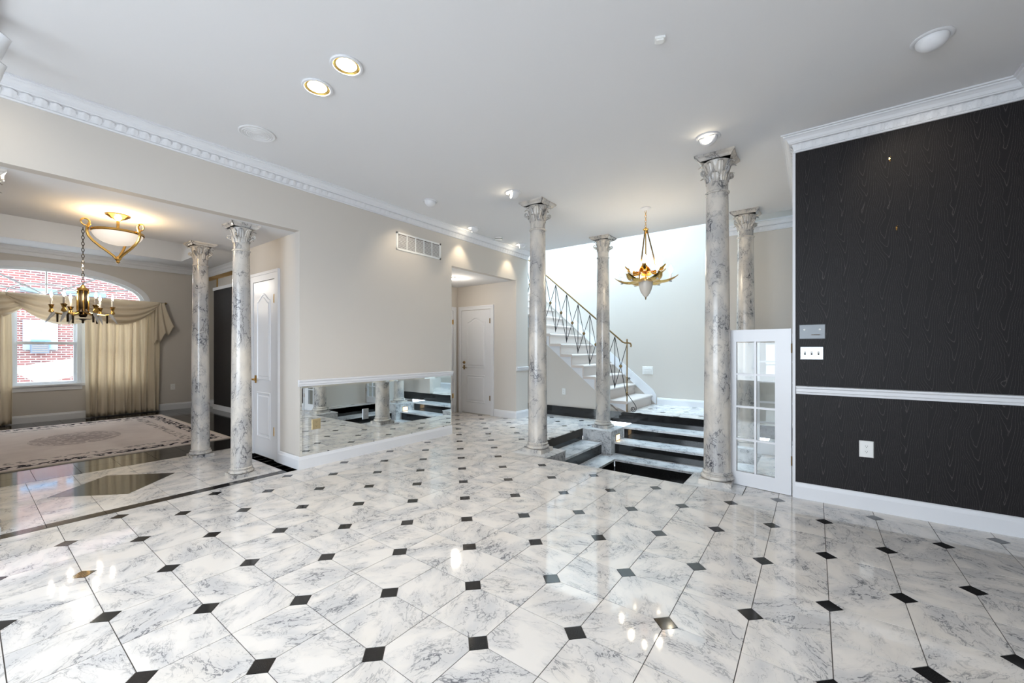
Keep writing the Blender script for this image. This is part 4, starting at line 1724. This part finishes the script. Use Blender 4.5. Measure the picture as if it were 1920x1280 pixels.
# ================================================================== SEMI-FLUSH BOWL
sf = thing('bowl_pendant', 'semi-flush alabaster bowl light with scrolled brass arms under the soffit', 'ceiling light', (-5.2, 0.87, 2.06))
z0 = 2.06
MB().lathe([(0.001, Z(2.51)), (0.085, Z(2.51)), (0.088, Z(2.50)), (0.07, Z(2.49)), (0.055, Z(2.478)), (0.03, Z(2.468)), (0.014, Z(2.455)), (0.001, Z(2.455))], 28, caps=False).build('ceiling_canopy', M_BRASS, sf, True)
MB().tube([(0, 0, Z(2.46)), (0, 0, Z(2.34))], 0.011, 10).build('stem', M_BRASS, sf, True)
bw = []
for i in range(13):
    a = PI / 2 * i / 12
    bw.append((0.175 * math.cos(a) + 0.001, Z(2.345) - 0.115 * math.sin(a)))
M_ALAB = emit('alabaster_lit', (1.0, 0.86, 0.70, 1), 0.35)
M_ALAB.node_tree.nodes['Principled BSDF'].inputs['Base Color'].default_value = lin(236, 224, 214)
MB().lathe(bw, 36, caps=False).build('alabaster_bowl', M_ALAB, sf, True)
MB().lathe([(0.172, Z(2.352)), (0.184, Z(2.352)), (0.186, Z(2.335)), (0.176, Z(2.330)), (0.172, Z(2.335))], 40, caps=False).build('rim_ring', M_BRASS, sf, True)
am = [(0.012, 0, Z(2.10)), (0.03, 0, Z(2.125)), (0.07, 0, Z(2.158)), (0.12, 0, Z(2.195)), (0.165, 0, Z(2.235)), (0.195, 0, Z(2.275)), (0.207, 0, Z(2.315)), (0.203, 0, Z(2.35)), (0.192, 0, Z(2.38))]
sp_ = [(0.213 + 0.026 * math.cos(a) * (1 - 0.08 * (a - 2.6)), 0, Z(2.395) + 0.026 * math.sin(a) * (1 - 0.08 * (a - 2.6))) for a in [PI - 0.45 * i for i in range(14)]]
armB = MB().tube(am + sp_, [0.011] * 9 + [0.008 - 0.0003 * i for i in range(14)], 8).mesh('scroll_arm', M_BRASS, True)
for k in range(3):
    inst('scroll_arm', armB, sf, (0, 0, 0), (0, 0, 2 * PI * k / 3 + 0.62))
MB().lathe([(0.004, Z(2.13)), (0.020, Z(2.115)), (0.024, Z(2.10)), (0.012, Z(2.085)), (0.016, Z(2.075)), (0.002, Z(2.06))], 14).build('finial', M_BRASS, sf, True)
point('bowl_glow', (-5.2, 0.87, 2.415), 12, (1.0, 0.72, 0.38), 0.06)

# ================================================================== DINING WINDOW
M_FRAME = plain('window_white', lin(232, 238, 244), 0.4)
wn = thing('window_1', 'arched three-part dining window with fan-shaped muntins over sashes', None, (WX, AC, 0.60))
struct(wn)
o0 = 0.60


def wv(y, z, x=0.0):
    return (x, y - AC, z - o0)


def ybar(name, ya, yb, za, zb, x0=-0.07, x1=-0.03, mat=None, par=wn):
    return MB().box(x0, x1, ya - AC, yb - AC, za - o0, zb - o0).build(name, mat or M_FRAME, par)


# arch casing on the wall
def arch(w, h, n=32):
    return [(AC + w * math.cos(PI * i / n), AZ + h * math.sin(PI * i / n)) for i in range(n + 1)]


for nm, (w0, h0), (w1, h1), xa, xb in (('arch_casing', (AW - 0.01, AH - 0.01), (AW + 0.085, AH + 0.085), 0.0, 0.022), ('arch_frame', (AW - 0.06, AH - 0.06), (AW, AH), -0.09, -0.02)):
    A, B = arch(w0, h0), arch(w1, h1)
    m = MB()
    for x in (xa, xb):
        m.v += [wv(p[0], p[1], x) for p in A] + [wv(p[0], p[1], x) for p in B]
    n = len(A)
    for i in range(n - 1):
        m.f += [(2 * n + i, 2 * n + i + 1, 3 * n + i + 1, 3 * n + i), (i + 1, i, n + i, n + i + 1), (i, i + 1, 2 * n + i + 1, 2 * n + i), (n + i + 1, n + i, 3 * n + i, 3 * n + i + 1)]
    m.build(nm, M_FRAME if nm == 'arch_frame' else M_TRIM, wn)
ybar('transom', AC - AW, AC + AW, AZ - 0.05, AZ + 0.012, -0.09, -0.01)
for a in (30, 60, 90, 120, 150):
    t = math.radians(a)
    p0 = (AC + 0.08 * math.cos(t), AZ + 0.03 * math.sin(t))
    p1 = (AC + (AW - 0.05) * math.cos(t), AZ + (AH - 0.05) * math.sin(t))
    MB().tube([wv(p0[0], p0[1], -0.05), wv(p1[0], p1[1], -0.05)], 0.015, 6).build('fan_muntin', M_FRAME, wn)
MB().tube([wv(AC + 0.45 * math.cos(PI * i / 20), AZ + 0.20 * math.sin(PI * i / 20), -0.05) for i in range(21)], 0.013, 6).build('fan_muntin', M_FRAME, wn)
ap = MB()
A = arch(AW - 0.05, AH - 0.05)
ap.v = [wv(p[0], p[1], -0.055) for p in A]
ap.f = [tuple(range(len(A)))]
ap.build('arch_pane', M_GLASS, wn)
ybar('sill', 0.44, 1.36, 0.615, 0.645, -0.06, 0.045, M_TRIM)
ybar('apron', 0.47, 1.33, 0.535, 0.615, 0.0, 0.016, M_TRIM)
for ya, yb in ((-0.42, 0.45), (0.47, 1.326), (1.346, 2.2)):
    for y in (ya, yb - 0.06):
        ybar('jamb', y, y + 0.06, 0.60, AZ, -0.10, -0.005)
    ybar('window_foot', ya, yb, 0.60, 0.69, -0.09, -0.03)
    ybar('meeting_rail', ya, yb, 1.345, 1.395, -0.08, -0.03)
    for (za, zb, x) in ((0.69, 1.36, -0.055), (1.38, AZ - 0.05, -0.075)):
        ybar('sash_stile', ya + 0.06, ya + 0.10, za, zb, x - 0.015, x + 0.015)
        ybar('sash_stile', yb - 0.10, yb - 0.06, za, zb, x - 0.015, x + 0.015)
        ybar('pane', ya + 0.10, yb - 0.10, za, zb, x - 0.003, x, M_GLASS)
ybar('mullion', 0.44, 0.48, 0.60, AZ, -0.10, 0.012)
ybar('mullion', 1.32, 1.352, 0.60, AZ, -0.10, 0.012)

# ---------------- curtains
cr = thing('curtain_rod', 'thin curtain rod across the arched dining window', 'curtain rod', (WX + 0.10, 0.898, 2.20))
MB().tube([(0, -1.60, 0), (0, 1.60, 0)], 0.012, 8).build('rod', M_ABRASS, cr, True)
for y in (-1.55, 1.55):
    MB().tube([(0, y, 0), (-0.10, y, 0)], 0.008, 6).build('bracket', M_ABRASS, cr)
MB().ball((0, 1.61, 0), 0.022).build('finial', M_ABRASS, cr, True)


def solid(o, th):
    md = o.modifiers.new('thickness', 'SOLIDIFY')
    md.thickness = th
    return o


def drape(name, label, ya, yb, folds, seed, flare=0.0, amp=0.035, ztop=2.19, group='long champagne curtain panels'):
    rnd = random.Random(seed)
    ph = [rnd.uniform(0, 6.28) for _ in range(5)]
    r = thing(name, label, 'curtain', (WX + 0.09, (ya + yb) / 2, 0.01), 0, group)
    hw = (yb - ya) / 2

    def fn(u, v):
        s = u * folds * 2 * PI
        warp = 0.5 * math.sin(u * 5 + ph[0]) + 0.35 * math.sin(u * 11 + ph[1] + v * 1.2)
        d = amp * (0.55 + 0.45 * v) * math.sin(s + warp * 1.4) + 0.4 * amp * math.sin(2 * s + ph[2] + v * 2)
        y = -hw + 2 * hw * u
        y *= 1 + flare * v
        y += 0.012 * math.sin(s * 0.5 + v * 3 + ph[3])
        z = ztop - 0.015 - (ztop - 0.02) * v
        if v > 0.93:
            d += 0.012 * math.sin(s * 1.5 + ph[4]) * (v - 0.93) / 0.07
        return (0.02 + d, y, z)
    solid(MB().grid(fn, int(folds * 14), 26).build('cloth', M_CURT, r, True), 0.003)
    return r


drape('long_curtain', 'long champagne curtain right of the window, gathered to the floor', 1.36, 2.40, 9, 3)
drape('long_curtain', 'long champagne curtain at the left picture edge', -0.45, 0.50, 8, 5)


def swag(label, ya, yb, zt, dep, off, seed):
    r = thing('curtain_swag', label, 'curtain', (WX + 0.12 + off, (ya + yb) / 2, zt), 0, 'draped swags over the dining window')
    hw = (yb - ya) / 2
    rnd = random.Random(seed)
    p = rnd.uniform(0, 6)

    def fn(u, v):
        x = (u - 0.5) * 2
        hang = (1 - abs(x) ** 2.2)
        z = -dep * (v ** 0.85) * hang - 0.05 * v * abs(x) ** 3
        y = hw * x * (1 - 0.10 * v * (1 - abs(x)))
        d = 0.022 * math.sin(v * 7.5 * PI * (0.35 + 0.65 * hang ** 0.3) + p) * (0.25 + 0.75 * hang) + 0.06 * math.sin(PI * v) * hang
        return (d, y, z)
    solid(MB().grid(fn, 40, 48).build('cloth', M_CURT, r, True), 0.003)
    return r


swag('left champagne swag cut by the picture edge', -0.52, 0.80, 2.20, 0.47, 0.0, 1)
swag('middle champagne swag behind the candle chandelier', 0.44, 1.75, 2.20, 0.50, 0.03, 2)
swag('right champagne swag ending at the rod finial', 1.22, 2.40, 2.21, 0.48, 0.055, 3)
jb = thing('curtain_tail', 'folded champagne curtain tail hanging at the right end of the rod', 'curtain', (WX + 0.15, 2.42, 1.40))


def jab(u, v):
    zig = 0.030 * math.sin(u * 5 * PI)
    low = 0.82 - 0.34 * u - 0.05 * math.sin(u * 5 * PI)
    y = -0.14 + 0.24 * u + 0.10 * v * (0.3 + u)
    return (0.02 + zig * (0.5 + 0.5 * v), y * (0.55 + 0.45 * v), 0.80 - (low + 0.02) * v)


solid(MB().grid(jab, 30, 22).build('cloth', M_CURT, jb, True), 0.003)

# ---------------- rug
RX0, RX1, RY0, RY1 = -10.1, -6.66, -0.35, 2.30
rg = thing('area_rug', 'pale oriental rug with dark border on the black dining floor', 'rug', ((RX0 + RX1) / 2, (RY0 + RY1) / 2, 0))
hx, hy = (RX1 - RX0) / 2, (RY1 - RY0) / 2
MB().box(-hx + 0.03, hx - 0.03, -hy + 0.03, hy - 0.03, 0.0, 0.011).build('pile', rug_mat(RX0, RX1, RY0, RY1), rg)
b_ = MB()
b_.box(-hx, hx, -hy, -hy + 0.03, 0, 0.009).box(-hx, hx, hy - 0.03, hy, 0, 0.009).box(-hx, -hx + 0.03, -hy + 0.03, hy - 0.03, 0, 0.009).box(hx - 0.03, hx, -hy + 0.03, hy - 0.03, 0, 0.009)
b_.build('edge_binding', plain('rug_binding', lin(206, 194, 180), 0.9), rg)

# ---------------- mirrored end wall of the dining room
em = thing('brass_framed_mirror', 'tall brass-framed mirror panel beyond the columns at the dining end wall', 'mirror', (-10.0, 3.295, 0.134))
MB().box(-0.80, -0.36, -0.004, 0.003, 0.0, 2.72).build('mirror_pane', M_MIRROR, em)
MB().box(-0.36, -0.325, -0.014, 0.003, 0.0, 2.72).build('brass_strip', M_BRASS, em)
MB().box(-0.80, 0.9, -0.016, 0.003, 2.64, 2.72).build('brass_strip', M_BRASS, em)
nb_ = thing('black_wall_panel', 'tall black papered wall panel with white base beyond the columns', 'wall panel', (-9.75, 3.22, 0.0))
MB().box(-0.50, 0.7, -0.02, 0.07, 0.10, 2.50).build('papered_face', M_PAPER, nb_)
MB().box(-0.52, 0.72, -0.035, 0.07, 0.0, 0.10).build('white_base', M_TRIM, nb_)
MB().box(-0.52, 0.72, -0.035, 0.07, 2.50, 2.56).build('white_cap', M_TRIM, nb_)

# ================================================================== OUTSIDE
BX = -20.0


def bz(z):
    return CAM_H + (z - CAM_H) * BX / -15.5


def by(y):
    return y * BX / -15.5


bd = thing('brick_building', 'red brick building across the street seen through the dining window', 'building', (BX, by(1.2), -1.0))
bo = Vector((BX, by(1.2), -1.0))


def bbox(name, ya, yb, za, zb, x0, x1, mat, par=bd):
    return MB().box(x0, x1, ya - bo.y, yb - bo.y, za - bo.z, zb - bo.z).build(name, mat, par)


bbox('wall', -6, 9, -1.0, 7.0, -0.3, 0, M_BRICK)
M_FAR = plain('far_white_paint', lin(140, 150, 160), 0.6)
M_BLUE = plain('far_blue_steel', lin(96, 140, 176), 0.5)
M_SKYGL = plain('far_window_glass', lin(150, 165, 180), 0.05, 0.0, 0.8)
for ya, yb in ((0.945, 1.425), (-0.6, -0.12), (2.3, 2.78)):
    f = bbox('window_frame', by(ya) - 0.06, by(yb) + 0.06, bz(1.29) - 0.06, bz(1.94) + 0.06, 0, 0.06, M_FAR)
    bbox('pane', by(ya), by((ya + yb) / 2) - 0.02, bz(1.62), bz(1.93), 0.06, 0.07, M_SKYGL, f)
    bbox('pane', by((ya + yb) / 2) + 0.02, by(yb), bz(1.62), bz(1.93), 0.06, 0.07, M_SKYGL, f)
    bbox('pane', by(ya) + 0.1, by(yb) - 0.1, bz(1.30), bz(1.50), 0.06, 0.07, M_BLUE, f)
for ya, yb in ((0.86, 1.46), (1.62, 1.80), (2.0, 2.35)):
    bbox('steel_lintel', by(ya), by(yb), bz(2.66), bz(2.76), 0, 0.08, M_BLUE)
ac = thing('window_air_conditioner', 'grey air conditioner box under the window of the brick building', 'air conditioner', (BX + 0.0905, by(1.16), bz(1.17)))
MB().box(-0.02, 0.25, -0.19, 0.19, 0, 0.33).build('casing', plain('ac_grey', lin(92, 104, 120), 0.6), ac)
for i in range(5):
    MB().box(0.25, 0.262, -0.17, 0.17, 0.03 + i * 0.06, 0.06 + i * 0.06).build('grille_slat', M_GREYM, ac)
aw = thing('canvas_awning', 'pale sloping canvas roof outside the dining window', 'awning', (-15.5, 1.2, 0.0))
m = MB()
P = [(0.35, -0.42, 0.62), (0.35, 0.30, 0.50), (-0.35, 1.1, 0.98), (-0.35, 0.30, 1.05)]
P = [(0.5, -0.06, 0.46), (0.5, 0.85, 0.72), (-0.5, 0.75, 1.05), (-0.5, -0.50, 0.80)]
m.v = P + [(p[0], p[1], p[2] - 0.04) for p in P]
m.f = [(0, 1, 2, 3), (7, 6, 5, 4), (0, 4, 5, 1), (1, 5, 6, 2), (2, 6, 7, 3), (3, 7, 4, 0)]
m.build('canvas', plain('cream_canvas', lin(176, 166, 150), 0.8), aw)
for p in P:
    MB().tube([(p[0] * 0.9, p[1] * 0.9, -0.9), (p[0] * 0.9, p[1] * 0.9, p[2] - 0.03)], 0.02, 6).build('post', M_IRON, aw)
struct(MB().box(-24, 12, -16, 12, -1.1, -1.0).build('ground_outside', plain('ground_bounce_grey', lin(186, 186, 186), 0.9)))  # unseen ground, its grey lightened to bounce more daylight up to the ceilings
